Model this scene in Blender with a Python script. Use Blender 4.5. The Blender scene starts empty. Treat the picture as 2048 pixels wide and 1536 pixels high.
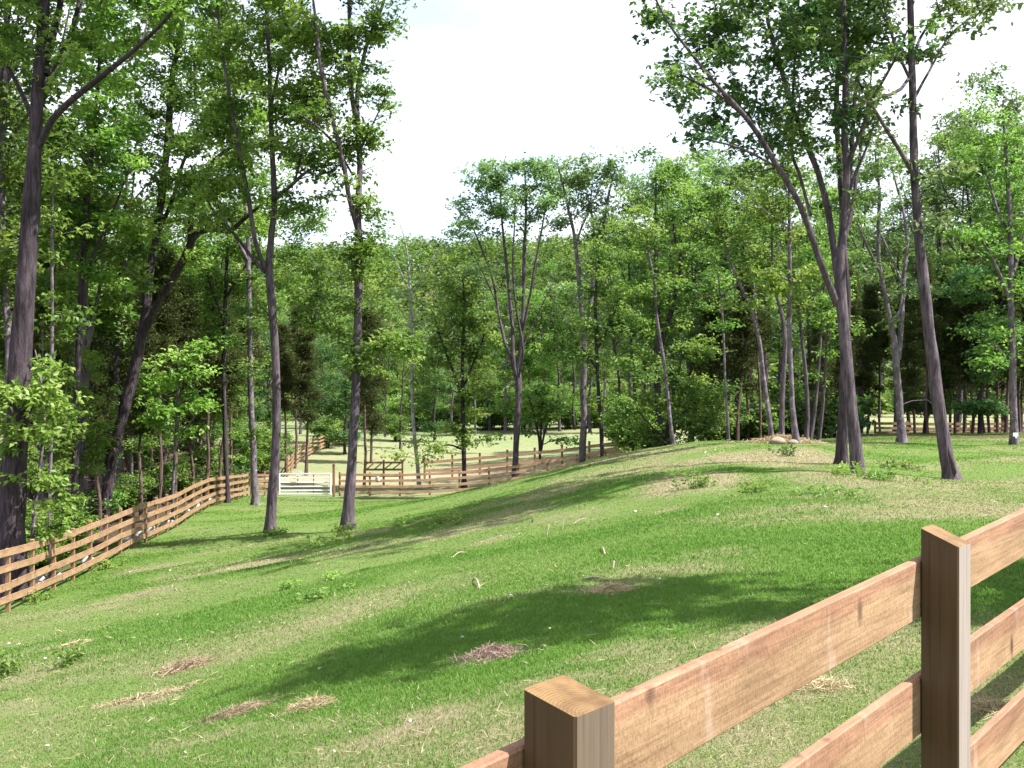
import bpy, math, random
import numpy as np
from mathutils import Vector, Matrix

# ------------------------------------------------------------------ camera, sky, sun, exposure
sc = bpy.context.scene
col = sc.collection
F = 2050.0            # focal length in pixels of the 2048 wide photograph
CZ = 2.0              # eye height above the ground by the near fence
cam_d = bpy.data.cameras.new('camera')
cam_d.sensor_width = 36.0
cam_d.lens = 36.0 * F / 2048.0
cam_d.clip_start = 0.05
cam_d.clip_end = 4000
cam = bpy.data.objects.new('camera', cam_d)
col.objects.link(cam)
cam.location = (0, 0, CZ)
cam.rotation_euler = (math.radians(90), 0, 0)
sc.camera = cam

SUN_EL, SUN_AZ = 55.0, 102.0     # azimuth clockwise from +Y: the sun stands to the right and a little behind
w = bpy.data.worlds.new("World")
sc.world = w
w.use_nodes = True
nt = w.node_tree
nt.nodes.clear()
out = nt.nodes.new('ShaderNodeOutputWorld')
sky = nt.nodes.new('ShaderNodeTexSky')
sky.sky_type = 'NISHITA'
sky.sun_disc = False
sky.sun_elevation = math.radians(SUN_EL)
sky.sun_rotation = math.radians(SUN_AZ)
bg1 = nt.nodes.new('ShaderNodeBackground')
bg1.inputs[1].default_value = 0.11
nt.links.new(sky.outputs[0], bg1.inputs[0])
bg2 = nt.nodes.new('ShaderNodeBackground')      # thin bright cloud
bg2.inputs[0].default_value = (0.90, 0.955, 1.06, 1)
bg2.inputs[1].default_value = 0.56
tcw = nt.nodes.new('ShaderNodeTexCoord')
mpw = nt.nodes.new('ShaderNodeMapping')
mpw.inputs['Scale'].default_value = (1, 1, 2.2)
mpw.inputs['Location'].default_value = (0.35, 0.2, 0.1)
nzw = nt.nodes.new('ShaderNodeTexNoise')
nzw.inputs['Scale'].default_value = 2.4
nzw.inputs['Detail'].default_value = 6
nzw.inputs['Roughness'].default_value = 0.55
rpw = nt.nodes.new('ShaderNodeValToRGB')
rpw.color_ramp.elements[0].position = 0.36
rpw.color_ramp.elements[0].color = (0.42, 0.42, 0.42, 1)
rpw.color_ramp.elements[1].position = 0.52
mxw = nt.nodes.new('ShaderNodeMixShader')
nt.links.new(tcw.outputs['Generated'], mpw.inputs[0])
nt.links.new(mpw.outputs[0], nzw.inputs['Vector'])
nt.links.new(nzw.outputs['Fac'], rpw.inputs[0])
nt.links.new(rpw.outputs[0], mxw.inputs[0])
nt.links.new(bg1.outputs[0], mxw.inputs[1])
nt.links.new(bg2.outputs[0], mxw.inputs[2])
nt.links.new(mxw.outputs[0], out.inputs[0])

sun_d = bpy.data.lights.new('sun', 'SUN')
sun_d.energy = 4.9
sun_d.angle = math.radians(0.55)
sun_d.color = (1.0, 0.965, 0.92)
sun = bpy.data.objects.new('sun', sun_d)
col.objects.link(sun)
_el, _az = math.radians(SUN_EL), math.radians(SUN_AZ)
SUN = Vector((math.sin(_az) * math.cos(_el), math.cos(_az) * math.cos(_el), math.sin(_el)))
sun.rotation_euler = SUN.to_track_quat('Z', 'Y').to_euler()
sun.location = (40, 5, 60)

sc.view_settings.view_transform = 'Standard'
sc.view_settings.look = 'None'
sc.view_settings.gamma = 1.0
sc.view_settings.exposure = 1.52
cy = sc.cycles
cy.max_bounces = 7
cy.diffuse_bounces = 4
cy.glossy_bounces = 2
cy.transmission_bounces = 5
cy.transparent_max_bounces = 4
cy.use_denoising = True
cy.caustics_reflective = False
cy.caustics_refractive = False
cy.sample_clamp_indirect = 6.0

rng = np.random.default_rng(7)
random.seed(7)


def smooth(a, b, x):
    t = np.clip((np.asarray(x, float) - a) / (b - a), 0, 1)
    return t * t * (3 - 2 * t)


# ------------------------------------------------------------------ numpy noise
_perm = np.random.default_rng(99).random((256, 256))


def vnoise(x, y):
    x = np.asarray(x, float); y = np.asarray(y, float)
    xi = np.floor(x).astype(int); yi = np.floor(y).astype(int)
    fx = x - xi; fy = y - yi
    fx = fx * fx * (3 - 2 * fx); fy = fy * fy * (3 - 2 * fy)
    g = lambda a, b: _perm[a & 255, b & 255]
    return (g(xi, yi) * (1 - fx) + g(xi + 1, yi) * fx) * (1 - fy) + (g(xi, yi + 1) * (1 - fx) + g(xi + 1, yi + 1) * fx) * fy


def fbm(x, y, o=4):
    s = 0; a = 0.5; t = 0
    for k in range(o):
        s = s + a * vnoise(x * 2 ** k + 17.3 * k, y * 2 ** k + 5.1 * k); t += a; a *= 0.5
    return s / t


# ------------------------------------------------------------------ terrain
def P(px, py, Y):
    return np.array([(px - 1024) / F * Y, Y, CZ + (768 - py) / F * Y])


_cp = []
for px, py, Y in [(0, 1536, 8), (600, 1536, 6.3), (1000, 1536, 5.6), (0, 1371, 12), (0, 1289, 16), (10, 1227, 21),
                  (234, 1114, 29.7), (322, 1071, 35.4), (495, 993, 57), (600, 1307, 10), (600, 1194, 14), (650, 1111, 21.5),
                  (697, 1057, 30.5), (540, 1062, 32), (508, 1010, 46), (610, 993, 58), (900, 988, 60), (980, 987, 54),
                  (1050, 964, 47), (1150, 936, 43), (1240, 911, 38), (1300, 896, 36), (1100, 1041, 20), (1100, 1074, 17),
                  (1390, 970, 20.8), (1400, 937, 24.3), (1580, 889, 30), (1712, 947, 22), (1680, 928, 25), (1895, 957, 22),
                  (2048, 896, 32), (1800, 893, 33), (800, 1030, 33), (800, 1005, 45), (1400, 1150, 10.7), (1450, 1040, 14.6),
                  (1000, 950, 68), (1000, 900, 100), (1000, 862, 135), (655, 893, 100), (570, 950, 74), (1300, 868, 120)]:
    p = P(px, py, Y)
    _cp.append(p)
_cp += [np.array(v, float) for v in [(0.1, 2.2, 0.0), (1.6, 4.0, 0.08), (3.5, 6.2, 0.12), (6, 9, 0.12), (0, 0, 0.1), (-2, 1, -0.35),
                                     (0, -12, 0.3), (20, -12, 0.5), (-20, -12, -1.5), (-45, -12, -2.5), (45, -12, 0.6),
                                     (-45, 30, -3.0), (-25, 30, -2.9), (-45, 80, -3.8), (-25, 70, -4.0), (-45, 165, -4.2),
                                     (0, 165, -3.9), (45, 165, -3.0), (45, 90, -1.6), (45, 40, 0.0), (25, 60, -1.0), (12, 60, -1.5),
                                     (30, 90, -2.2), (16, 12, 0.15), (25, 25, 0.15), (45, 10, 0.5), (5, 62, -3.4), (-6, 5, -1.0), (-12, 8, -1.9)]]
_cp = np.array(_cp)
_S = 30.0


def _phi(r2):
    return 0.5 * r2 * np.log(r2 + 1e-9)


def _fit():
    q = _cp[:, :2] / _S
    n = len(q)
    A = np.zeros((n + 3, n + 3))
    d = ((q[:, None] - q[None]) ** 2).sum(-1)
    A[:n, :n] = _phi(d) + np.eye(n) * 2e-4
    A[:n, n] = 1; A[:n, n + 1:] = q
    A[n, :n] = 1; A[n + 1:, :n] = q.T
    b = np.zeros(n + 3); b[:n] = _cp[:, 2]
    return np.linalg.solve(A, b), q


_wt, _q = _fit()


def G(x, y):
    x = np.atleast_1d(np.asarray(x, float)); y = np.atleast_1d(np.asarray(y, float))
    shp = x.shape
    X = np.clip(x.ravel(), -45, 45) / _S; Y = np.clip(y.ravel(), -12, 165) / _S
    z = np.empty(len(X))
    for a in range(0, len(X), 20000):
        s = slice(a, a + 20000)
        d = (X[s, None] - _q[None, :, 0]) ** 2 + (Y[s, None] - _q[None, :, 1]) ** 2
        z[s] = _phi(d) @ _wt[:-3] + _wt[-3] + _wt[-2] * X[s] + _wt[-1] * Y[s]
    z = z.reshape(shp)
    z = z + (fbm(x * 0.6 + 31, y * 0.6 + 9, 3) - 0.5) * 0.16 * smooth(3, 8, np.hypot(x, y)) * smooth(62, 48, y)
    hill = 54 * smooth(172, 440, y) * (0.93 + 0.14 * fbm(x / 90 + 3.3, y / 160, 3) + 0.00015 * np.clip(x, -300, 300))
    return z + hill - 25 * smooth(470, 900, y)


def gz(x, y):
    return float(G(x, y)[0])


def hit(px, py, y0=2.5, y1=170):
    Y = np.concatenate([np.arange(y0, 40, 0.04), np.arange(40, y1, 0.2)])
    z = CZ + (768 - py) / F * Y
    g = G((px - 1024) / F * Y, Y)
    k = np.nonzero(z <= g)[0]
    k = k[0] if len(k) else len(Y) - 1
    y = Y[k]
    x = (px - 1024) / F * y
    return np.array([x, y, gz(x, y)])


def fence_x(Y):          # line of the long left fence
    return -7.88 - 0.12 * Y


# straw patches on the lawn: where the seed was mulched and the grass is thin
PATCH = []
for px, py, rx, ry, s in [(1550, 915, 150, 18, 1.3), (1380, 962, 130, 20, 1.1), (1320, 1025, 60, 8, .5), (1750, 985, 300, 16, .5), (1650, 1015, 330, 20, .5),
                          (1895, 975, 90, 14, .6), (1340, 1145, 260, 26, .55), (1230, 1185, 140, 20, .55), (1500, 1105, 160, 14, .4), (985, 1085, 60, 9, .6),
                          (480, 1137, 190, 9, .75), (300, 1140, 120, 7, .5), (250, 1200, 90, 22, .6), (640, 1440, 330, 26, .35),
                          (330, 1395, 140, 12, .75), (80, 1350, 110, 26, .6), (60, 1420, 120, 22, .5), (900, 1440, 220, 60, .75), (760, 1490, 300, 45, .65), (420, 1470, 260, 22, .45),
                          (1130, 1350, 120, 26, .6), (1250, 1290, 200, 20, .45), (1000, 1200, 170, 14, .35), (720, 1280, 200, 14, .3), (1600, 1400, 200, 40, .5), (1980, 1330, 120, 60, .45), (950, 1005, 60, 6, .3)]:
    c = hit(px, py); a = hit(px, py - ry); b = hit(px, py + ry)
    PATCH.append((c[0], c[1], max(rx * c[1] / F, .1), max(abs(a[1] - b[1]) / 2, .2), s))


def straw(x, y):
    x = np.asarray(x, float); y = np.asarray(y, float)
    wx = x + 1.2 * (fbm(x * .5, y * .5, 3) - .5); wy = y + 1.6 * (fbm(x * .5 + 40, y * .5, 3) - .5)
    n = fbm(wx * 0.28 + 11, wy * 0.42 + 3, 5)
    m = smooth(0.36, 0.74, n) * (0.34 + 0.28 * smooth(-8, 4, x))
    p = np.zeros_like(m)
    for cx, cy_, ax, ay, s in PATCH:
        d = np.sqrt(((wx - cx) / ax) ** 2 + ((wy - cy_) / ay) ** 2)
        p = np.maximum(p, 1.0 * s * (1 - smooth(0.15, 1.45, d)))
    f = fbm(x * 2.1 + 5, y * 2.6 + 8, 3)
    m = np.clip(np.maximum(m, p) + (f - .5) * 0.55 * (0.25 + np.maximum(m, p)), 0, 1)
    far = smooth(50, 62, y)
    pasture = 0.28 + 0.7 * (fbm(x * .06, y * .05, 3) - .5)
    lane = np.exp(-((y - 71 - 0.05 * x) / 4.0) ** 2) * 0.6
    m = m * (1 - far) * smooth(300, 200, y) + far * smooth(190, 165, y) * np.clip(pasture * 0.85 + lane, 0, 1)
    return m


def lush(x, y):          # where the new grass has come up thick
    x = np.asarray(x, float); y = np.asarray(y, float)
    return smooth(.38, .64, fbm(x * .22 + 70 + .5 * fbm(x, y, 2), y * .34 + 12, 4)) * (1 - .6 * smooth(.2, .7, straw(x, y)))


def litter(x, y):
    l = smooth(-0.2, -1.6, x - fence_x(y)) * smooth(120, 90, y)
    r = smooth(36.5, 40, y) * smooth(4, 8, x) * smooth(95, 70, y) * 0.75
    r2 = smooth(41, 45, y) * smooth(9, 12, x - 0.0 * y) * smooth(66, 60, y) * 0.3
    h = .8 * smooth(165, 180, y)
    return np.clip(np.maximum.reduce([l, r, r2, h]), 0, 1)


# ------------------------------------------------------------------ object helpers
def tag(o, label=None, cat=None, group=None, kind=None):
    if label: o['label'] = label
    if cat: o['category'] = cat
    if group: o['group'] = group
    if kind: o['kind'] = kind
    return o


def empty(name, loc, label, cat, group=None):
    o = bpy.data.objects.new(name, None)
    o.empty_display_size = 0.3
    o.location = tuple(float(v) for v in loc)
    col.objects.link(o)
    return tag(o, label, cat, group)


def mesh_obj(name, V, Q, mat, parent=None, smooth_=True, attrs=None):
    """V (n,3); Q (m,4) or (m,3) integer faces, or list of such arrays"""
    V = np.asarray(V, np.float32)
    if not isinstance(Q, list): Q = [Q]
    Q = [np.asarray(q, np.int32) for q in Q if len(q)]
    me = bpy.data.meshes.new(name)
    me.vertices.add(len(V)); me.vertices.foreach_set('co', V.ravel())
    nl = sum(q.size for q in Q); nf = sum(len(q) for q in Q)
    me.loops.add(nl); me.loops.foreach_set('vertex_index', np.concatenate([q.ravel() for q in Q]))
    me.polygons.add(nf)
    tot = np.concatenate([np.full(len(q), q.shape[1], np.int32) for q in Q])
    me.polygons.foreach_set('loop_start', np.concatenate([[0], np.cumsum(tot)[:-1]]).astype(np.int32))
    me.polygons.foreach_set('loop_total', tot)
    me.polygons.foreach_set('use_smooth', np.full(nf, smooth_, bool))
    me.update(calc_edges=True)
    for k, a in (attrs or {}).items():
        at = me.attributes.new(k, 'FLOAT', 'POINT'); at.data.foreach_set('value', np.asarray(a, np.float32))
    me.materials.append(mat)
    o = bpy.data.objects.new(name, me)
    col.objects.link(o)
    if parent is not None: o.parent = parent
    return o


def copy_tree(o, parent=None, lab=None, group=None):
    c = o.copy(); col.objects.link(c)
    if parent is not None: c.parent = parent
    if lab: c['label'] = lab
    if group: c['group'] = group
    for ch in list(o.children): copy_tree(ch, c)
    return c


# ------------------------------------------------------------------ materials
def newmat(name):
    m = bpy.data.materials.new(name); m.use_nodes = True
    n = m.node_tree.nodes; l = m.node_tree.links
    b = n['Principled BSDF']; o = n['Material Output']
    return m, n, l, b, o


def ramp(n, stops):
    r = n.new('ShaderNodeValToRGB')
    e = r.color_ramp.elements
    while len(e) < len(stops): e.new(0.5)
    for k, (p, c) in enumerate(stops):
        e[k].position = p; e[k].color = (*c, 1)
    return r


def noise(n, l, vec, scale, detail=4, rough=.55):
    t = n.new('ShaderNodeTexNoise')
    t.inputs['Scale'].default_value = scale; t.inputs['Detail'].default_value = detail; t.inputs['Roughness'].default_value = rough
    if vec is not None: l.new(vec, t.inputs['Vector'])
    return t


def mapping(n, l, vec, scale):
    m = n.new('ShaderNodeMapping'); m.inputs['Scale'].default_value = scale
    l.new(vec, m.inputs[0]); return m.outputs[0]


def mixc(n, l, fac, a, b, mode='MIX'):
    m = n.new('ShaderNodeMix'); m.data_type = 'RGBA'; m.blend_type = mode
    for s, v in ((m.inputs[0], fac), (m.inputs[6], a), (m.inputs[7], b)):
        if hasattr(v, 'is_linked') or hasattr(v, 'links'): l.new(v, s)
        elif isinstance(v, (int, float)): s.default_value = v
        else: s.default_value = (*v, 1)
    return m.outputs[2]


def leaf_mat(name, dark, mid, light, trans=0.38, gloss=0.06):
    m, n, l, b, o = newmat(name)
    a = n.new('ShaderNodeAttribute'); a.attribute_name = 'tone'
    r = ramp(n, [(0.0, dark), (0.5, mid), (1.0, light)])
    l.new(a.outputs['Fac'], r.inputs[0])
    oi = n.new('ShaderNodeObjectInfo')
    hs = n.new('ShaderNodeHueSaturation')
    mr = n.new('ShaderNodeMapRange'); mr.inputs[3].default_value = 0.485; mr.inputs[4].default_value = 0.515
    mv = n.new('ShaderNodeMapRange'); mv.inputs[3].default_value = 0.8; mv.inputs[4].default_value = 1.2
    l.new(oi.outputs['Random'], mr.inputs[0]); l.new(oi.outputs['Random'], mv.inputs[0])
    l.new(mr.outputs[0], hs.inputs['Hue']); l.new(mv.outputs[0], hs.inputs['Value']); l.new(r.outputs[0], hs.inputs['Color'])
    l.new(hs.outputs[0], b.inputs['Base Color'])
    b.inputs['Roughness'].default_value = 0.5
    b.inputs['Specular IOR Level'].default_value = gloss * 6
    tr = n.new('ShaderNodeBsdfTranslucent')
    tc = mixc(n, l, 1.0, hs.outputs[0], (1.06, 1.2, 0.72), 'MULTIPLY')
    l.new(tc, tr.inputs[0])
    mx = n.new('ShaderNodeMixShader'); mx.inputs[0].default_value = trans
    l.new(b.outputs[0], mx.inputs[1]); l.new(tr.outputs[0], mx.inputs[2]); l.new(mx.outputs[0], o.inputs[0])
    return m


def bark_mat(name, dark, light, stretch=0.16, scale=14.0, lichen=None):
    m, n, l, b, o = newmat(name)
    tc = n.new('ShaderNodeTexCoord')
    v = mapping(n, l, tc.outputs['Object'], (1, 1, stretch))
    a = noise(n, l, v, scale, 5, .65)
    c = noise(n, l, tc.outputs['Object'], 1.7, 3)
    r = ramp(n, [(0.34, dark), (0.5, tuple((x + y) / 2 for x, y in zip(dark, light))), (0.66, light)])
    l.new(a.outputs['Fac'], r.inputs[0])
    r2 = ramp(n, [(0.35, (0.72, 0.72, 0.74)), (0.65, (1.2, 1.18, 1.2))])
    l.new(c.outputs['Fac'], r2.inputs[0])
    cc = mixc(n, l, 1.0, r.outputs[0], r2.outputs[0], 'MULTIPLY')
    if lichen:
        d = noise(n, l, tc.outputs['Object'], 5.5, 5, .7)
        r3 = ramp(n, [(0.58, (0, 0, 0)), (0.64, (1, 1, 1))]); l.new(d.outputs['Fac'], r3.inputs[0])
        cc = mixc(n, l, r3.outputs[0], cc, lichen)
    l.new(cc, b.inputs['Base Color'])
    b.inputs['Roughness'].default_value = 0.9
    b.inputs['Specular IOR Level'].default_value = 0.2
    bp = n.new('ShaderNodeBump'); bp.inputs['Strength'].default_value = 0.7; bp.inputs['Distance'].default_value = 0.10
    l.new(a.outputs['Fac'], bp.inputs['Height']); l.new(bp.outputs[0], b.inputs['Normal'])
    return m


def board_mat(name, red, tan, sat=1.0):
    """sawn board, grain along local x"""
    m, n, l, b, o = newmat(name)
    tc = n.new('ShaderNodeTexCoord'); oi = n.new('ShaderNodeObjectInfo')
    off = n.new('ShaderNodeVectorMath'); off.operation = 'ADD'
    sc_ = n.new('ShaderNodeVectorMath'); sc_.operation = 'SCALE'; sc_.inputs['Scale'].default_value = 37.0
    cx = n.new('ShaderNodeCombineXYZ')
    for k in range(3): l.new(oi.outputs['Random'], cx.inputs[k])
    l.new(cx.outputs[0], sc_.inputs[0]); l.new(tc.outputs['Object'], off.inputs[0]); l.new(sc_.outputs[0], off.inputs[1])
    v = off.outputs[0]
    sep = n.new('ShaderNodeSeparateXYZ'); l.new(tc.outputs['Object'], sep.inputs[0])
    # heartwood / sapwood boundary running along the board
    wv = noise(n, l, mapping(n, l, v, (0.9, 1, 1)), 1.3, 2)
    ma = n.new('ShaderNodeMath'); ma.operation = 'MULTIPLY_ADD'; ma.inputs[1].default_value = 0.22; ma.inputs[2].default_value = -0.07
    l.new(wv.outputs['Fac'], ma.inputs[0])
    sb = n.new('ShaderNodeMath'); sb.operation = 'SUBTRACT'; l.new(sep.outputs[2], sb.inputs[0]); l.new(ma.outputs[0], sb.inputs[1])
    mr = n.new('ShaderNodeMapRange'); mr.inputs[1].default_value = -0.006; mr.inputs[2].default_value = 0.012
    l.new(sb.outputs[0], mr.inputs[0])
    base = mixc(n, l, mr.outputs[0], tan, red)
    g = noise(n, l, mapping(n, l, v, (1.2, 26, 26)), 3.2, 5, .6)
    r = ramp(n, [(0.3, (0.72, 0.70, 0.68)), (0.6, (1.08, 1.08, 1.08))]); l.new(g.outputs['Fac'], r.inputs[0])
    c = mixc(n, l, 1.0, base, r.outputs[0], 'MULTIPLY')
    g2 = noise(n, l, mapping(n, l, v, (1, 3, 3)), 2.1, 4, .6)
    r2 = ramp(n, [(0.33, (0.78, 0.74, 0.70)), (0.62, (1.10, 1.08, 1.05))]); l.new(g2.outputs['Fac'], r2.inputs[0])
    c = mixc(n, l, 1.0, c, r2.outputs[0], 'MULTIPLY')
    # rough saw fuzz
    g3 = noise(n, l, mapping(n, l, v, (1, 1, .5)), 130, 3, .7)
    r3 = ramp(n, [(0.38, (0.82, 0.78, 0.74)), (0.55, (1.04, 1.04, 1.04))]); l.new(g3.outputs['Fac'], r3.inputs[0])
    c = mixc(n, l, 1.0, c, r3.outputs[0], 'MULTIPLY')
    # knots
    vo = n.new('ShaderNodeTexVoronoi'); vo.inputs['Scale'].default_value = 1.0
    l.new(mapping(n, l, v, (4.5, 5, 2.2)), vo.inputs['Vector'])
    rk = ramp(n, [(0.06, (1, 1, 1)), (0.15, (0, 0, 0))]); l.new(vo.outputs['Distance'], rk.inputs[0])
    c = mixc(n, l, rk.outputs[0], c, tuple(x * .3 for x in red))
    # pale resin streaks
    st = noise(n, l, mapping(n, l, v, (5, 1, .8)), 1.4, 4, .6)
    rs = ramp(n, [(0.60, (0, 0, 0)), (0.80, (.5, .5, .5))]); l.new(st.outputs['Fac'], rs.inputs[0])
    c = mixc(n, l, rs.outputs[0], c, (0.52, 0.42, 0.38))
    l.new(c, b.inputs['Base Color'])
    b.inputs['Roughness'].default_value = 0.8; b.inputs['Specular IOR Level'].default_value = 0.25
    bp = n.new('ShaderNodeBump'); bp.inputs['Strength'].default_value = 0.35; bp.inputs['Distance'].default_value = 0.006
    hh = n.new('ShaderNodeMath'); hh.operation = 'ADD'; l.new(g.outputs['Fac'], hh.inputs[0]); l.new(g3.outputs['Fac'], hh.inputs[1])
    l.new(hh.outputs[0], bp.inputs['Height']); l.new(bp.outputs[0], b.inputs['Normal'])
    return m


def post_mat(name, side, end):
    """treated post: vertical grain on the sides, growth rings on the cut top"""
    m, n, l, b, o = newmat(name)
    tc = n.new('ShaderNodeTexCoord'); ge = n.new('ShaderNodeNewGeometry')
    v = tc.outputs['Object']
    g = noise(n, l, mapping(n, l, v, (40, 40, 1.0)), 1.6, 5, .6)
    r = ramp(n, [(0.28, tuple(x * .66 for x in side)), (0.46, side), (0.75, tuple(x * 1.15 for x in side))]); l.new(g.outputs['Fac'], r.inputs[0])
    wv = n.new('ShaderNodeTexWave'); wv.wave_type = 'RINGS'; wv.rings_direction = 'Z'
    wv.inputs['Scale'].default_value = 38; wv.inputs['Distortion'].default_value = 3.0; wv.inputs['Detail'].default_value = 3
    mp = n.new('ShaderNodeMapping'); mp.inputs['Location'].default_value = (0.03, 0.09, 0); l.new(v, mp.inputs[0]); l.new(mp.outputs[0], wv.inputs['Vector'])
    r2 = ramp(n, [(0.0, tuple(x * .72 for x in end)), (1.0, end)]); l.new(wv.outputs['Fac'], r2.inputs[0])
    n2 = noise(n, l, v, 14, 4); r4 = ramp(n, [(0.35, (0.6, 0.55, 0.5)), (0.65, (1.1, 1.1, 1.05))]); l.new(n2.outputs['Fac'], r4.inputs[0])
    e = mixc(n, l, 1.0, r2.outputs[0], r4.outputs[0], 'MULTIPLY')
    sp = n.new('ShaderNodeSeparateXYZ'); l.new(ge.outputs['True Normal'], sp.inputs[0])
    mr = n.new('ShaderNodeMapRange'); mr.inputs[1].default_value = .6; mr.inputs[2].default_value = .8; l.new(sp.outputs[2], mr.inputs[0])
    c = mixc(n, l, mr.outputs[0], r.outputs[0], e)
    l.new(c, b.inputs['Base Color'])
    b.inputs['Roughness'].default_value = 0.75; b.inputs['Specular IOR Level'].default_value = 0.3
    bp = n.new('ShaderNodeBump'); bp.inputs['Strength'].default_value = 0.4; bp.inputs['Distance'].default_value = 0.005
    l.new(g.outputs['Fac'], bp.inputs['Height']); l.new(bp.outputs[0], b.inputs['Normal'])
    return m


def plain_mat(name, c, rough=.7, var=.2, scale=6.0, spec=.3):
    m, n, l, b, o = newmat(name)
    tc = n.new('ShaderNodeTexCoord')
    a = noise(n, l, tc.outputs['Object'], scale, 5, .6)
    r = ramp(n, [(0.3, tuple(x * (1 - var) for x in c)), (0.7, tuple(min(1, x * (1 + var)) for x in c))]); l.new(a.outputs['Fac'], r.inputs[0])
    l.new(r.outputs[0], b.inputs['Base Color'])
    b.inputs['Roughness'].default_value = rough; b.inputs['Specular IOR Level'].default_value = spec
    bp = n.new('ShaderNodeBump'); bp.inputs['Strength'].default_value = 0.4; bp.inputs['Distance'].default_value = 0.02
    l.new(a.outputs['Fac'], bp.inputs['Height']); l.new(bp.outputs[0], b.inputs['Normal'])
    return m


GREEN, GREEN2, STRAW = (0.090, 0.168, 0.032), (0.12, 0.195, 0.045), (0.31, 0.26, 0.17)


def ground_mat():
    m, n, l, b, o = newmat('lawn_soil')
    tc = n.new('ShaderNodeTexCoord')
    s = n.new('ShaderNodeAttribute'); s.attribute_name = 'straw'
    lt = n.new('ShaderNodeAttribute'); lt.attribute_name = 'litter'
    pa = n.new('ShaderNodeAttribute'); pa.attribute_name = 'pasture'
    n1 = noise(n, l, tc.outputs['Object'], 9.0, 6, .7)
    n2 = noise(n, l, tc.outputs['Object'], 0.9, 4, .6)
    n3 = noise(n, l, tc.outputs['Object'], 60.0, 3, .7)
    lu = n.new('ShaderNodeAttribute'); lu.attribute_name = 'lush'
    gr = ramp(n, [(0.0, (0.130, 0.192, 0.052)), (0.5, (0.108, 0.178, 0.038)), (1.0, (0.088, 0.165, 0.029))]); l.new(lu.outputs['Fac'], gr.inputs[0])
    g3 = ramp(n, [(0.3, (.78, .78, .78)), (0.65, (1.15, 1.15, 1.15))]); l.new(n3.outputs['Fac'], g3.inputs[0])
    g = mixc(n, l, 1.0, gr.outputs[0], g3.outputs[0], 'MULTIPLY')
    sr = ramp(n, [(0.3, (0.19, 0.165, 0.092)), (0.5, (0.25, 0.215, 0.128)), (0.72, STRAW)]); l.new(n3.outputs['Fac'], sr.inputs[0])
    # straw shows through in fine broken patches
    ad = n.new('ShaderNodeMath'); ad.operation = 'MULTIPLY_ADD'; ad.inputs[1].default_value = 0.9; ad.inputs[2].default_value = -0.45
    l.new(n1.outputs['Fac'], ad.inputs[0])
    su = n.new('ShaderNodeMath'); su.operation = 'ADD'; l.new(s.outputs['Fac'], su.inputs[0]); l.new(ad.outputs[0], su.inputs[1])
    mr = n.new('ShaderNodeMapRange'); mr.inputs[1].default_value = 0.18; mr.inputs[2].default_value = 0.72; l.new(su.outputs[0], mr.inputs[0])
    c = mixc(n, l, mr.outputs[0], g, sr.outputs[0])
    pr = ramp(n, [(0.3, (0.10, 0.165, 0.055)), (0.6, (0.165, 0.21, 0.09))]); l.new(n2.outputs['Fac'], pr.inputs[0])
    c2 = mixc(n, l, s.outputs['Fac'], pr.outputs[0], (0.34, 0.27, 0.18))
    c = mixc(n, l, pa.outputs['Fac'], c, c2)
    lr = ramp(n, [(0.3, (0.035, 0.024, 0.016)), (0.55, (0.085, 0.06, 0.04)), (0.75, (0.16, 0.12, 0.085))]); l.new(n1.outputs['Fac'], lr.inputs[0])
    c = mixc(n, l, lt.outputs['Fac'], c, lr.outputs[0])
    l.new(c, b.inputs['Base Color'])
    b.inputs['Roughness'].default_value = 1.0; b.inputs['Specular IOR Level'].default_value = 0.05
    bp = n.new('ShaderNodeBump'); bp.inputs['Strength'].default_value = 0.8; bp.inputs['Distance'].default_value = 0.05
    hh = n.new('ShaderNodeMath'); hh.operation = 'ADD'; l.new(n1.outputs['Fac'], hh.inputs[0]); l.new(n3.outputs['Fac'], hh.inputs[1])
    l.new(hh.outputs[0], bp.inputs['Height']); l.new(bp.outputs[0], b.inputs['Normal'])
    return m


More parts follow.
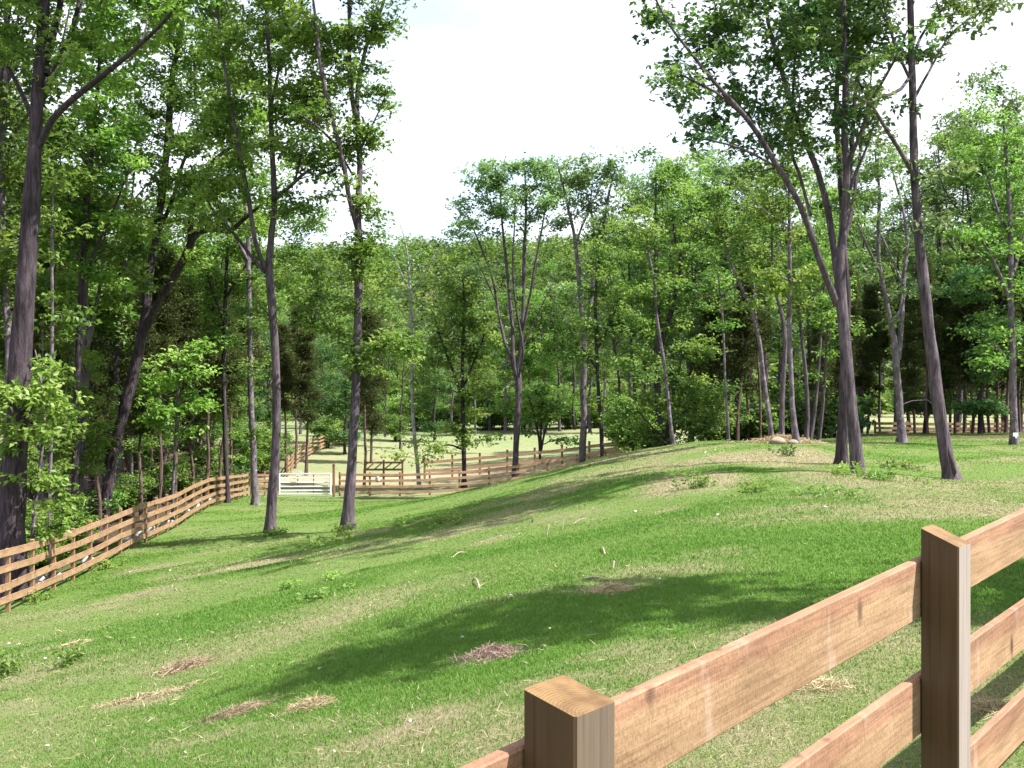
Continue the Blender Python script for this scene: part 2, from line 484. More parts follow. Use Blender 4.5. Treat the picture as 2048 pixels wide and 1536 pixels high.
M = dict(
    ground=ground_mat(),
    blade=leaf_mat('grass_blade', (0.285, 0.255, 0.155), (0.158, 0.222, 0.064), (0.108, 0.200, 0.038), .40, .02),
    leaf=leaf_mat('leaf_green', (0.048, 0.105, 0.024), (0.125, 0.215, 0.046), (0.270, 0.360, 0.090), .48),
    bright=leaf_mat('leaf_young', (0.090, 0.175, 0.030), (0.185, 0.290, 0.055), (0.320, 0.410, 0.115), .46),
    pale=leaf_mat('leaf_pale', (0.080, 0.140, 0.052), (0.145, 0.220, 0.085), (0.240, 0.320, 0.125)),
    deep=leaf_mat('leaf_deep', (0.030, 0.075, 0.030), (0.078, 0.155, 0.048), (0.175, 0.255, 0.075), .48),
    cedar=leaf_mat('leaf_cedar', (0.038, 0.046, 0.018), (0.070, 0.088, 0.030), (0.130, 0.145, 0.050), .25, .01),
    bark=bark_mat('bark_grey', (0.040, 0.031, 0.036), (0.150, 0.118, 0.138)),
    barkpale=bark_mat('bark_smooth', (0.070, 0.056, 0.066), (0.190, 0.155, 0.178), .4, 8, (0.27, 0.25, 0.26)),
    barkdark=bark_mat('bark_dark', (0.022, 0.016, 0.019), (0.085, 0.065, 0.075)),
    barkred=bark_mat('bark_cedar', (0.055, 0.034, 0.030), (0.170, 0.115, 0.100), .05, 20),
    birch=bark_mat('bark_birch', (0.20, 0.18, 0.19), (0.46, 0.43, 0.45), 1.4, 7),
    board=board_mat('sawn_board', (0.275, 0.155, 0.100), (0.300, 0.195, 0.118)),
    board2=board_mat('new_board', (0.27, 0.168, 0.100), (0.305, 0.200, 0.12)),
    board3=board_mat('pale_board', (0.42, 0.28, 0.19), (0.46, 0.32, 0.22)),
    post=post_mat('treated_post', (0.072, 0.041, 0.019), (0.185, 0.11, 0.046)),
    post2=post_mat('fence_post_wood', (0.24, 0.14, 0.075), (0.55, 0.42, 0.25)),
    postface=post_mat('front_post_face', (0.115, 0.083, 0.060), (0.185, 0.155, 0.06)),  # front face coloured lighter and greyer than the other sides
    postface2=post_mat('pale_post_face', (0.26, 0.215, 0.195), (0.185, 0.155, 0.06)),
    white=plain_mat('white_paint', (0.80, 0.80, 0.82), .35, .04, 3, .5),
    stone=plain_mat('grey_stone', (0.34, 0.32, 0.31), .9, .4, 5),
    paper=plain_mat('white_chip', (0.55, 0.52, 0.48), .9, .25, 9),
    tan=plain_mat('tan_stone', (0.26, 0.20, 0.15), .9, .3, 4),
    twig=plain_mat('dry_stick', (0.33, 0.26, 0.20), .9, .35, 20),
    darkstick=plain_mat('dark_stick', (0.05, 0.04, 0.035), .9, .3, 20),
    straw=leaf_mat('dry_straw', (0.22, 0.15, 0.095), (0.35, 0.27, 0.17), (0.48, 0.40, 0.28), .2, .03),
    brush=leaf_mat('dead_brush', (0.15, 0.095, 0.085), (0.27, 0.18, 0.16), (0.38, 0.28, 0.24), .15, .03),
)

# ------------------------------------------------------------------ ground sheet
def axis(segs):
    v = []
    for a, b, s in segs: v.append(np.arange(a, b, s))
    return np.concatenate(v + [np.array([segs[-1][1]])])


gx = axis([(-700, -100, 60), (-100, -40, 6), (-40, -17, 1.2), (-17, 13, 0.16), (13, 40, 1.0), (40, 100, 6), (100, 700, 60)])
gy = axis([(-60, 0, 5), (0, 34, 0.16), (34, 75, 0.4), (75, 170, 2.0), (170, 480, 10), (480, 1200, 60)])
XX, YY = np.meshgrid(gx, gy)
ZZ = G(XX, YY)
nx, ny = len(gx), len(gy)
ii = (np.arange(ny - 1)[:, None] * nx + np.arange(nx - 1)[None]).ravel()
fq = np.stack([ii, ii + 1, ii + nx + 1, ii + nx], 1)
ground = mesh_obj('ground', np.stack([XX.ravel(), YY.ravel(), ZZ.ravel()], 1), fq, M['ground'],
                  attrs=dict(straw=straw(XX, YY).ravel(), litter=litter(XX, YY).ravel(), lush=lush(XX, YY).ravel(), pasture=(smooth(50, 62, YY) * smooth(190, 165, YY)).ravel()))
tag(ground, kind='structure')

# ------------------------------------------------------------------ grass
def blades(x, y, h, wd, tone, lean=0.5):
    n = len(x); r = rng
    z = G(x, y) - 0.01
    a = r.uniform(0, 2 * np.pi, n); la = r.uniform(0, 2 * np.pi, n); ln = r.uniform(0.1, 1, n) * lean * h
    p = np.stack([x, y, z], 1)
    s = np.stack([np.cos(a), np.sin(a), np.zeros(n)], 1) * wd[:, None] * .5
    d = np.stack([np.cos(la), np.sin(la), np.zeros(n)], 1) * ln[:, None]
    up = np.array([0, 0, 1.0])
    m_ = p + up * (h * .6)[:, None] + d * .35
    t = p + up * (h * r.uniform(.75, 1, n))[:, None] + d
    V = np.stack([p - s, p + s, m_ + s * .8, m_ - s * .8, t + s * .15, t - s * .15], 1).reshape(-1, 3)
    b = np.arange(n)[:, None] * 6
    Q = np.concatenate([b + np.array([[0, 1, 2, 3]]), b + np.array([[3, 2, 4, 5]])])
    return V, Q, np.repeat(tone, 6)


def make_grass():
    xs, ys = [], []
    N = 1900000
    # even spread in (angle, log distance): dense near the camera, thinning with distance
    Y = 3.2 * (57 / 3.2) ** rng.random(N)
    X = (rng.random(N) * 1.36 - 0.68) * Y
    keep = rng.random(N) < 0.42 * np.clip(Y / 6, .5, 1)
    X, Y = X[keep], Y[keep]
    ok = (X > fence_x(Y) - 0.4)
    X, Y = X[ok], Y[ok]
    s = straw(X, Y)
    n = len(X)
    isstraw = rng.random(n) < s * 0.8 + .05
    thin = rng.random(n) > np.where(isstraw, 0.25, s * 0.6)
    X, Y, s, isstraw = X[thin], Y[thin], s[thin], isstraw[thin]
    n = len(X)
    tall = fbm(X * .8, Y * .8, 3)
    h = np.where(isstraw, rng.uniform(.015, .05, n), rng.uniform(.022, .048, n) * (0.45 + 0.5 * tall + .6 * lush(X, Y)))
    wd = np.maximum(0.0042, 0.0009 * Y) * rng.uniform(.7, 1.3, n)
    pat = lush(X, Y)
    tone = np.where(isstraw, rng.uniform(0, .22, n), np.clip(0.50 + .42 * pat + rng.uniform(-.1, .2, n), .42, 1))
    V, Q, T = blades(X, Y, h, wd, tone, .9)
    o = mesh_obj('grass', V, Q, M['blade'], attrs=dict(tone=T), smooth_=False)
    tag(o, 'short patchy new grass with straw showing through', 'grass', kind='stuff')


make_grass()


def make_scatter():
    r = rng
    N = 30000
    Y = 4.0 * (30 / 4.0) ** r.random(N); X = (r.random(N) * 1.3 - .65) * Y
    k = (r.random(N) < .02 + .6 * straw(X, Y)) & (X > fence_x(Y) + .2)
    X, Y = X[k], Y[k]; n = len(X)
    a = r.uniform(0, 2 * np.pi, n); tilt = r.normal(0, .16, n); l = r.uniform(.03, .12, n) * r.uniform(.5, 1.2, n)
    d = np.stack([np.cos(a) * np.cos(tilt), np.sin(a) * np.cos(tilt), np.abs(np.sin(tilt))], 1) * l[:, None]
    s = np.stack([-np.sin(a), np.cos(a), r.normal(0, .3, n)], 1) * np.maximum(.0012, .00022 * Y)[:, None]
    p = np.stack([X, Y, G(X, Y) + r.uniform(.004, .03, n)], 1)
    m_ = p + d * .5 + r.normal(0, .05, (n, 3)) * l[:, None]
    V = np.stack([p - s, p + s, m_ + s, m_ - s, p + d + s * .4, p + d - s * .4], 1).reshape(-1, 3)
    b = np.arange(n)[:, None] * 6
    Q = np.concatenate([b + np.array([[0, 1, 2, 3]]), b + np.array([[3, 2, 4, 5]])])
    o = mesh_obj('straw_litter', V, Q, M['straw'], attrs=dict(tone=np.repeat(r.uniform(.2, 1, n), 6)), smooth_=False)
    tag(o, 'loose pale straws strewn thinly over the new grass', 'straw', kind='stuff')


make_scatter()

# ------------------------------------------------------------------ fences
def box(cx, cy_, cz, sx, sy, sz, bev=0.0):
    """box, optionally with chamfered long edges along x"""
    if bev <= 0:
        v = np.array([[a, b, c] for a in (-.5, .5) for b in (-.5, .5) for c in (-.5, .5)]) * [sx, sy, sz] + [cx, cy_, cz]
        f = np.array([[0, 1, 3, 2], [4, 6, 7, 5], [0, 4, 5, 1], [2, 3, 7, 6], [0, 2, 6, 4], [1, 5, 7, 3]])
        return v, [f]
    y, z = sy / 2, sz / 2
    sec = np.array([[-y + bev, -z], [y - bev, -z], [y, -z + bev], [y, z - bev], [y - bev, z], [-y + bev, z], [-y, z - bev], [-y, -z + bev]])
    v = []
    for x in (-sx / 2, sx / 2):
        for a, b in sec: v.append([x, a, b])
    v = np.array(v) + [cx, cy_, cz]
    f = np.array([[k, (k + 1) % 8, 8 + (k + 1) % 8, 8 + k] for k in range(8)])
    cap = np.array([[7, 6, 5, 4, 3, 2, 1, 0], [8, 9, 10, 11, 12, 13, 14, 15]])
    return v, [f, cap]


def merge(parts):
    Vs, Qs, k = [], {}, 0
    for v, fs in parts:
        for f in fs: Qs.setdefault(f.shape[1], []).append(f + k)
        Vs.append(v); k += len(v)
    return np.concatenate(Vs), [np.concatenate(q) for q in Qs.values()]


def rail(parent, a, b, hgt, thk, mat, off=0.0, name='rail'):
    """board between two points, object axis x along the board"""
    a = Vector([float(q) for q in a]); b = Vector([float(q) for q in b])
    d = b - a; L = d.length; x = d.normalized(); yv = Vector((0, 0, 1)).cross(x).normalized(); z = x.cross(yv)
    nseg = 1
    v, f = box(0, 0, 0, L, thk, hgt, min(.006, thk * .15))
    o = mesh_obj(name, v, f, mat, parent, smooth_=False)
    mw = Matrix((x, yv, z)).transposed().to_4x4()
    mw.translation = (a + b) / 2 + yv * off - Vector(parent.location)
    o.matrix_local = mw
    return o


def post(parent, x, y, z0, z1, s, ang, mat, cap=False, name='post', pale=None, slope=0.0):
    v, f = box(0, 0, 0, z1 - z0, s, s, .006)
    v = np.stack([v[:, 1], v[:, 2], v[:, 0]], 1)
    v[:, 2] += np.where(v[:, 2] > 0, slope * (v[:, 1] / s - .5), 0)      # top sawn at a slant
    o = mesh_obj(name, v, f, mat, parent, smooth_=False)
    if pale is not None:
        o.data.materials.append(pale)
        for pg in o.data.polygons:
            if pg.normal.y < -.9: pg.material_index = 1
    o.location = Vector((x, y, (z0 + z1) / 2)) - Vector(parent.location)
    o.rotation_euler = (0, 0, ang)
    if cap:
        v, f = merge([box(0, 0, 0, s * 1.35, s * 1.35, .03), box(0, 0, .03, s * 1.0, s * 1.0, .03)])
        c = mesh_obj('post_cap', v, f, M['post2'], o, smooth_=False)
        c.location = (0, 0, (z1 - z0) / 2 + .015)
    return o


def fence(name, label, pts, rails, ph, ps, rh, rt, side, matr, matp, span=2, cap=False, gap=0, jit=.015, top=None):
    """pts: post positions in plan; rails: heights of rail centres; side: which face of the posts carries the rails"""
    pts = [np.array(p, float) for p in pts]
    base = pts[0]
    root = empty(name, (base[0], base[1], gz(*base)), label, 'fence')
    zs = [gz(*p) if top is None else top[k] for k, p in enumerate(pts)]
    for k, p in enumerate(pts):
        q = pts[min(k + 1, len(pts) - 1)] - pts[max(k - 1, 0)]
        post(root, p[0], p[1], zs[k] - .35, zs[k] + ph + random.uniform(-.02, .03), ps, math.atan2(q[1], q[0]), matp, cap)
    for h in rails:
        k = 0; first = random.choice([1, span])
        while k < len(pts) - 1:
            e = min(k + (first if k == 0 else span), len(pts) - 1)
            a = [pts[k][0], pts[k][1], zs[k] + h + random.uniform(-jit, jit)]
            b = [pts[e][0], pts[e][1], zs[e] + h + random.uniform(-jit, jit)]
            dd = np.array(b) - np.array(a); dd /= np.linalg.norm(dd)
            a = np.array(a) + dd * .004; b = np.array(b) - dd * .004
            rail(root, a, b, rh * random.uniform(.95, 1.05), rt, matr, side * (ps / 2 + rt / 2 + .003))
            k = e
    return root


# near fence: posts in front, wide boards nailed to the far side
dx, dy = math.sin(math.radians(41.2)), math.cos(math.radians(41.2))
n_ = np.array([dy, -dx]); d_ = np.array([dx, dy])
PS = 0.146
# far left corners of the two visible posts, read off the photograph
c1 = np.array([(1045 - 1024) / F * 2.24, 2.24]); 
post1 = c1 + d_ * PS / 2 + n_ * PS / 2
# second post: along the line until its left corner falls on column 1840
best = min(np.arange(1.5, 3.2, .002), key=lambda t: abs(((c1 + d_ * t)[0] / (c1 + d_ * t)[1]) * F + 1024 - 1841))
STEP = best
near = empty('board_fence', (post1[0], post1[1], 0.0), 'close wide board fence of pinkish raw lumber on thick brown posts', 'fence')
Z1 = CZ - 617 / F * 2.24            # top of the first post at its far left corner
Y2 = (c1 + d_ * STEP)[1]
Z2 = CZ - (1060 - 768) / F * Y2
SL = (Z2 - Z1) / STEP
ppos = []
for k in range(-1, 5):
    p = post1 + d_ * STEP * k
    zt = Z1 + SL * STEP * k
    ppos.append((p, zt))
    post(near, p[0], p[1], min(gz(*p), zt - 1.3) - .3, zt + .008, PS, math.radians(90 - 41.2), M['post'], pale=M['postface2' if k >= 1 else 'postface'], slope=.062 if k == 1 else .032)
RH, RT = 0.231, 0.038
for k in range(-1, 4):
    for j, drop in enumerate((0.118, 0.582, 1.046)):
        zc = -drop - RH / 2
        fc = -n_ * (PS / 2 + RT / 2 + .003)      # nailed to the far side of the posts
        a = post1 + d_ * (STEP * k + .003) + fc; b = post1 + d_ * (STEP * (k + 1) - .003) + fc
        rail(near, [a[0], a[1], Z1 + SL * STEP * k + zc], [b[0], b[1], Z1 + SL * STEP * (k + 1) + zc], RH, RT, M['board'])

# long fence on the left, running away from the camera
ys_ = [17.0]
while ys_[-1] < 56: ys_.append(ys_[-1] + 1.42 + 0.012 * (ys_[-1] - 20))
ys_[-1] = 57.0
fence('board_fence', 'long four board fence along the shady wood on the left', [(fence_x(y), y) for y in ys_],
      (0.25, 0.56, 0.88, 1.21), 1.33, 0.085, 0.15, 0.028, -1, M['board2'], M['post2'])
CORNER = (fence_x(57.0) + .15, 57.2)
fence('board_fence', 'short board fence between the left corner and the white gate', [CORNER, (-13.9, 57.6), (-13.3, 58.0)],
      (0.25, 0.56, 0.88, 1.18), 1.38, 0.085, 0.14, 0.028, -1, M['board2'], M['post2'], 1)
# lane fences behind the lawn
xs_ = np.arange(-9.95, 9.5, 1.72)
fence('board_fence', 'four board fence along the back of the lawn right of the white gate', [(x, 59.2 + .09 * (x + 10)) for x in xs_],
      (0.20, 0.54, 0.88, 1.22), 1.38, 0.11, 0.15, 0.028, -1, M['board3'], M['post2'])
xs2 = np.arange(-5.9, 9, 1.86)
fence('capped_fence', 'two board fence with capped posts on the far side of the lane', [(x, 69.5 + .05 * x) for x in xs2],
      (0.55, 1.12), 1.45, 0.14, 0.20, 0.03, -1, M['board3'], M['post2'], 1, cap=True)
xs3 = [(-15.8, 72), (-16.2, 75), (-16.7, 78), (-17.1, 81), (-17.4, 84), (-17.6, 87.5), (-17.7, 91), (-17.75, 95), (-17.8, 100), (-17.7, 105)]
fence('board_fence', 'far curving board fence climbing the pasture behind the white gate', xs3,
      (0.28, 0.6, 0.92, 1.24), 1.40, 0.10, 0.16, 0.03, -1, M['board2'], M['post2'], 1)
fence('board_fence', 'distant grey brown fence at the far edge of the pasture', [(x, 143) for x in np.arange(10.5, 24, 2.6)],
      (0.4, 0.8, 1.2), 1.4, 0.12, 0.13, 0.03, -1, M['board2'], M['barkdark'], 1)
fence('board_fence', 'low board fence glimpsed through the trees behind the right ridge', [(x, 58 + .10 * (x - 19)) for x in np.arange(20.6, 31, 1.9)],
      (0.10, 0.36, 0.62), .78, 0.10, 0.15, 0.03, -1, M['board2'], M['post2'], 1)


def tube(pts, rad, sides=8, flare=0.0, lobes=5, rough=0.0, seed=0):
    pts = np.asarray(pts, float); rad = np.asarray(rad, float)
    n = len(pts)
    t = np.gradient(pts, axis=0); t /= np.linalg.norm(t, axis=1)[:, None] + 1e-9
    ref = np.array([1.0, 0.13, 0]) if abs(t[:, 0].mean()) < .8 else np.array([0, 1.0, .1])
    u = np.cross(t, ref); u /= np.linalg.norm(u, axis=1)[:, None] + 1e-9
    v = np.cross(t, u)
    th = np.linspace(0, 2 * np.pi, sides, endpoint=False)
    R = np.repeat(rad[:, None], sides, 1)
    if flare > 0:
        s = np.concatenate([[0], np.cumsum(np.linalg.norm(np.diff(pts, axis=0), axis=1))])
        fl = np.exp(-np.maximum(s - .3, 0) / 0.28)
        ph = seed * 1.7
        lob = 0.55 + 0.45 * np.cos(lobes * th + ph) + 0.3 * np.cos(2 * th + ph * 2.1)
        R = R * (1 + flare * fl[:, None] * lob[None])
    if rough > 0:
        g = np.random.default_rng(seed)
        R = R * (1 + rough * (vnoise(np.arange(n)[:, None] * .45 + seed * 3.1, th[None] * 1.6 + np.zeros((n, 1))) - .5))
    V = pts[:, None] + R[..., None] * (np.cos(th)[None, :, None] * u[:, None] + np.sin(th)[None, :, None] * v[:, None])
    i = (np.arange(n - 1)[:, None] * sides + np.arange(sides)[None]).ravel()
    j = (np.arange(n - 1)[:, None] * sides + (np.arange(sides)[None] + 1) % sides).ravel()
    return V.reshape(-1, 3), [np.stack([i, j, j + sides, i + sides], 1)]


# white tubular gate
gr = empty('field_gate', (-13.2, 58.05, gz(-13.2, 58)), 'white tubular metal field gate closed across the lane entrance', 'gate')
g0 = np.array(gr.location); gy0 = 58.05; gx1 = -10.25
for h in (.10, .30, .52, .76, 1.0, 1.24):
    v, f = tube([[0, 0, h], [(gx1 + 13.2) / 2, 0.05, h], [gx1 + 13.2, .1, h]], [.036] * 3, 8)
    mesh_obj('bar', v, f, M['white'], gr)
for xx in (0.03, gx1 + 13.2 - .03):
    v, f = tube([[xx, .0, .07], [xx, .0, .7], [xx, .0, 1.27]], [.05] * 3, 8)
    mesh_obj('frame_upright', v, f, M['white'], gr)
for xx in (1.05, 1.95):
    v, f = box(xx, .06, .67, .05, .02, 1.2)
    mesh_obj('brace', v, f, M['post2'], gr, False)
sg = empty('gate_plate', (-12.05, 57.98, g0[2] + 1.28), 'small round white plate fixed to the top bar of the white gate', 'sign')
th = np.linspace(0, 2 * np.pi, 24, endpoint=False)
v = np.concatenate([np.stack([.17 * np.cos(th), np.full(24, q), .17 * np.sin(th)], 1) for q in (-.012, .012)])
i = np.arange(24); j = (i + 1) % 24
mesh_obj('disc', v, [np.stack([i, j, j + 24, i + 24], 1), np.array([list(range(23, -1, -1)), list(range(24, 48))])], M['white'], sg, False)
v, f = tube([[0, 0.02, -.16], [0, .035, -.22], [0, .04, -.3]], [.015] * 3, 6)
mesh_obj('bracket', v, f, M['white'], sg)
gp = empty('gate_post', (-10.12, 58.2, gz(-10.1, 58.2)), 'tall capped wooden gate post at the right end of the white gate', 'post')
post(gp, -10.12, 58.2, g0[2] - .4, g0[2] + 1.75, .13, 0, M['post2'], True, 'shaft')
gp = empty('gate_post', (-13.42, 58.1, gz(-13.4, 58.1)), 'square wooden gate post where the white gate hangs behind the slim trunk', 'post')
post(gp, -13.42, 58.1, g0[2] - .4, g0[2] + 1.5, .12, 0, M['post2'], True, 'shaft')
# braced timber panel on the far side of the lane
px0, px1, yy = -9.4, -7.0, 65.5
zz = gz(-8.2, yy)
pn = empty('timber_panel', (px0, yy, zz), 'dark braced timber panel standing by the lane behind the back fence', 'panel')
for xx in (px0, (px0 + px1) / 2, px1):
    post(pn, xx, yy, zz - .3, zz + 1.72, .12, 0, M['post2'], False, 'upright')
for h in (1.55, 1.1, .7):
    rail(pn, [px0, yy - .1, zz + h], [px1, yy - .1, zz + h], .13, .04, M['board'])
for a, b in ((0.12, .6), (1.25, 1.75), (.62, 1.1), (1.77, 2.3)):
    rail(pn, [px0 + a, yy - .16, zz + 1.12], [px0 + b, yy - .16, zz + 1.52], .08, .03, M['board'], name='brace')

# ------------------------------------------------------------------ trees
def catmull(p, n):
    p = np.asarray(p, float)
    if len(p) == 2:
        t = np.linspace(0, 1, n)[:, None]
        return p[0] * (1 - t) + p[1] * t
    d = np.concatenate([[0], np.cumsum(np.sqrt(np.linalg.norm(np.diff(p[:, :3], axis=0), axis=1)))])
    q = np.vstack([2 * p[0] - p[1], p, 2 * p[-1] - p[-2]])
    out_ = []
    for t in np.linspace(0, d[-1], n):
        k = min(np.searchsorted(d, t, 'right') - 1, len(p) - 2)
        s = (t - d[k]) / (d[k + 1] - d[k] + 1e-9)
        a, b, c, e = q[k], q[k + 1], q[k + 2], q[k + 3]
        out_.append(.5 * (2 * b + (c - a) * s + (2 * a - 5 * b + 4 * c - e) * s ** 2 + (3 * b - a - 3 * c + e) * s ** 3))
    return np.array(out_)


def kites(C, L, tone, r, leaflets=1, droop=.25, upb=.7, wid=.62):
    """leaf blades folded on the midrib; C points where they are held"""
    n = len(C) * leaflets
    C = np.repeat(C, leaflets, 0); tone = np.repeat(tone, leaflets) + r.uniform(-.08, .08, n)
    a = r.normal(size=(n, 3)); a[:, 2] = a[:, 2] * .5 - droop
    a /= np.linalg.norm(a, axis=1)[:, None]
    nn = r.normal(size=(n, 3)) * .75; nn[:, 2] = np.abs(nn[:, 2]) + upb
    b = np.cross(a, nn); b /= np.linalg.norm(b, axis=1)[:, None] + 1e-9
    nn = np.cross(b, a)
    l = L * r.uniform(.65, 1.2, n)[:, None]; w_ = l * wid * .5
    m_ = C + a * l * .42 + nn * l * .09
    V = np.stack([C, m_ + b * w_, C + a * l - nn * l * .04, m_ - b * w_], 1).reshape(-1, 3)
    Q = (np.arange(n)[:, None] * 4 + np.arange(4)[None])
    return V, Q, np.repeat(np.clip(tone, 0, 1), 4)


def grow(root, limbs, att, r, bark, leafm, L, per, rs, leaflets=2, tone0=.45, trunk_rough=.28, flare=.55, twig=.012, droop=.25, bare=None, tonev=.22, wid=.62, seed=0, sides=12):
    """limbs: list of (points, radii) in local space; att: spray points.  Builds the mesh parts trunk and crown under root."""
    parts = []
    nodes, nrad = [], []
    for k, (p, rad) in enumerate(limbs):
        p = np.asarray(p, float); rad = np.asarray(rad, float)
        ln = np.linalg.norm(np.diff(p, axis=0), axis=1).sum()
        n = max(5, int(ln / .28))
        q = catmull(np.column_stack([p, rad]), n)
        wob = .012 * ln ** .5
        q[1:-1, 0] += np.cumsum(r.normal(0, wob * .25, n - 2)) * .4
        q[1:-1, 1] += np.cumsum(r.normal(0, wob * .25, n - 2)) * .4
        parts.append(tube(q[:, :3], np.maximum(q[:, 3], .004), sides if k == 0 else max(6, sides - 4), flare if k == 0 else 0, 5, trunk_rough, seed * 7 + k + 1))
        nodes.append(q[:, :3]); nrad.append(q[:, 3])
    nodes = np.concatenate(nodes); nrad = np.concatenate(nrad)
    C, T = [], []
    def connect(a, rmin):
        nonlocal nodes, nrad
        d = nodes - a
        dist = np.linalg.norm(d, axis=1)
        cost = dist + .9 * np.maximum(d[:, 2] + .25 * dist, 0) + .25 * (nrad > .13)
        k = int(np.argmin(cost))
        s, rad0 = nodes[k], nrad[k]
        ln = dist[k]
        n = max(4, int(ln / .3) + 2)
        t = np.linspace(0, 1, n)[:, None]
        mid = (s + a) / 2 + r.normal(0, .07 * ln, 3) + np.array([0, 0, .06 * ln])
        q = (1 - t) ** 2 * s + 2 * t * (1 - t) * mid + t ** 2 * a
        q[1:-1] += r.normal(0, .018 * ln ** .5, (n - 2, 3))
        r0 = min(rad0 * .65, twig * .6 + .010 * ln)
        rad = np.linspace(max(r0, rmin), rmin, n)
        parts.append(tube(q, rad, 4 if rad[0] < .03 else 6))
        nodes = np.concatenate([nodes, q[1:]]); nrad = np.concatenate([nrad, rad[1:]])
        return q
    if len(att):
        att = np.asarray(att, float)
        sub = nodes[::2]
        dm = np.array([np.min(np.linalg.norm(sub - a, axis=1)) for a in att])
        for a in att[np.argsort(dm)]:
            q = connect(a, twig * .35)
            m = max(3, int(per * r.uniform(.6, 1.35)))
            u = r.random(m) ** .6
            base = q[-min(len(q), 4)]
            c = base + (a - base) * (u[:, None] * 1.15) + r.normal(size=(m, 3)) * np.array([rs, rs, rs * .5]) * .42
            C.append(c); T.append(np.clip(np.full(m, tone0 + r.normal(0, tonev)) + r.normal(0, .10, m), 0, 1))
    for a in (bare if bare is not None else []):
        connect(np.asarray(a, float), twig * .3)
    V, Q = merge(parts)
    tr = mesh_obj('trunk', V, Q, bark, root)
    if C:
        V, Q, T = kites(np.concatenate(C), L, np.concatenate(T), r, leaflets, droop, wid=wid)
        mesh_obj('crown', V, Q, leafm, root, smooth_=False, attrs=dict(tone=T))
    return root


def ell_pts(cx, cy_, rx, ry, Y, r, dens, dep=1.0, dY=0.0):
    ax, az = rx * Y / F, ry * Y / F
    n = max(2, int(round(math.pi * ax * az * dens)))
    c = P(cx, cy_, Y + dY)
    ay = max(.5 * (ax + az), .5) * dep
    q = r.normal(size=(n, 3)); q /= np.linalg.norm(q, axis=1)[:, None]
    q *= (r.random(n) ** (1 / 2.4))[:, None]
    return c + q * [ax, ay, az]


def hero(name, label, Y, limbs, ells, bark='bark', leaf='leaf', L=None, lai=2.4, tone0=.45, group=None, flare=.55, bare=None, rk=.74, dep=1.0, leaflets=2, seed=None, twig=None, rs=None, base=None, cat='tree', droop=.25, tonev=.22):
    """a tree set out from pixel readings at distance Y; every reading becomes a point in the scene"""
    seed = seed if seed is not None else (hash_(label))
    r = np.random.default_rng(seed)
    b = P(limbs[0][0][0], limbs[0][0][1], Y) if base is None else base
    g = gz(b[0], b[1])
    root = empty(name, (b[0], b[1], g), label, cat, group)
    o = np.array([b[0], b[1], g])
    LL = []
    for k, l in enumerate(limbs):
        p = []; rad = []
        for q in l:
            px, py, rp = q[:3]; dY = q[3] if len(q) > 3 else 0
            p.append(P(px, py, Y + dY) - o); rad.append(rp * Y / F * rk)
        if k == 0:
            p[0][2] = 0.02
            p.insert(0, p[0] - np.array([0, 0, .35])); rad.insert(0, rad[0] * 1.02)
        LL.append((p, rad))
    L = L or max(.15, .0037 * Y)
    rs = rs or min(max(.016 * Y, .38), .9)
    dens = 1 / (rs * rs * 1.15)
    area = L * L * .62 * .5 * leaflets
    per = lai / dens / area
    att = [ell_pts(*e[:4], Y, r, dens * (e[4] if len(e) > 4 else 1), dep, e[5] if len(e) > 5 else 0) - o for e in ells]
    if ells:
        for p, rad in LL:
            e, e0 = np.asarray(p[-1]), np.asarray(p[-2])
            m = max(3, int(2.2 * np.linalg.norm(e - e0)))
            att.append(e + (e0 - e) * r.random((m, 1)) * .8 + r.normal(size=(m, 3)) * rs * np.array([.9, .9, .5]))
    att = np.concatenate(att) if att else np.zeros((0, 3))
    bb = [P(*q[:2], Y + (q[2] if len(q) > 2 else 0)) - o for q in (bare or [])]
    return grow(root, LL, att, r, M[bark], M[leaf], L, per, rs, leaflets, tone0, flare=flare, bare=bb, seed=seed % 50, twig=twig or .0006 * Y + .004, droop=droop, tonev=tonev)


def hash_(s):
    h = 7
    for c in s: h = (h * 131 + ord(c)) % 100003
    return h


# --- left foreground
hero('shagbark_tree', 'biggest shaggy trunk at the far left, standing just behind the board fence', 23.0,
     [[(22, 1180, 40), (25, 1040, 34), (33, 900, 31), (40, 760, 28), (48, 620, 26), (60, 480, 24), (70, 330, 20), (78, 180, 17), (86, 60, 15), (92, -60, 13), (100, -220, 8), (110, -360, 3)],
      [(80, 170, 10), (98, 100, 10, .3), (118, 20, 9, .6), (130, -70, 7, .9), (160, -220, 3, 1.4)],
      [(76, 300, 9), (105, 240, 9, -.4), (150, 195, 8, -.8), (220, 140, 7, -1.2), (285, 85, 5, -1.6), (340, 30, 4, -2), (400, -60, 2, -2.4)],
      [(92, 150, 8), (125, 105, 8, .5), (150, 40, 7, .9), (170, -60, 5, 1.2)],
      [(74, 260, 7), (40, 180, 6, .8), (0, 110, 5, 1.4), (-60, 20, 3, 1.8)]],
     [(80, -230, 330, 200), (240, 40, 130, 80), (330, 0, 110, 70), (20, 60, 90, 90, .7), (-60, -20, 140, 140), (150, 150, 70, 60, .6), (290, -120, 160, 100)],
     'barkdark', 'leaf', lai=3.4, tone0=.72, flare=.35, rk=.74)
hero('slim_tree', 'thin pale trunk at the left edge beside the shaggy trunk', 27.0,
     [[(18, 1100, 13), (14, 900, 12), (18, 700, 11), (6, 560, 10), (2, 400, 9), (6, 260, 8), (14, 150, 7), (14, 40, 6), (12, -120, 3)],
      [(14, 165, 5), (40, 120, 5), (62, 85, 4), (90, 20, 2)], [(12, 170, 4), (32, 70, 4), (40, 0, 3)]],
     [(20, 160, 80, 80, .8), (30, -60, 110, 90), (20, 340, 60, 60, .6), (60, 440, 60, 50, .7), (10, 560, 50, 60, .7)], 'barkpale', 'leaf', tone0=.55)
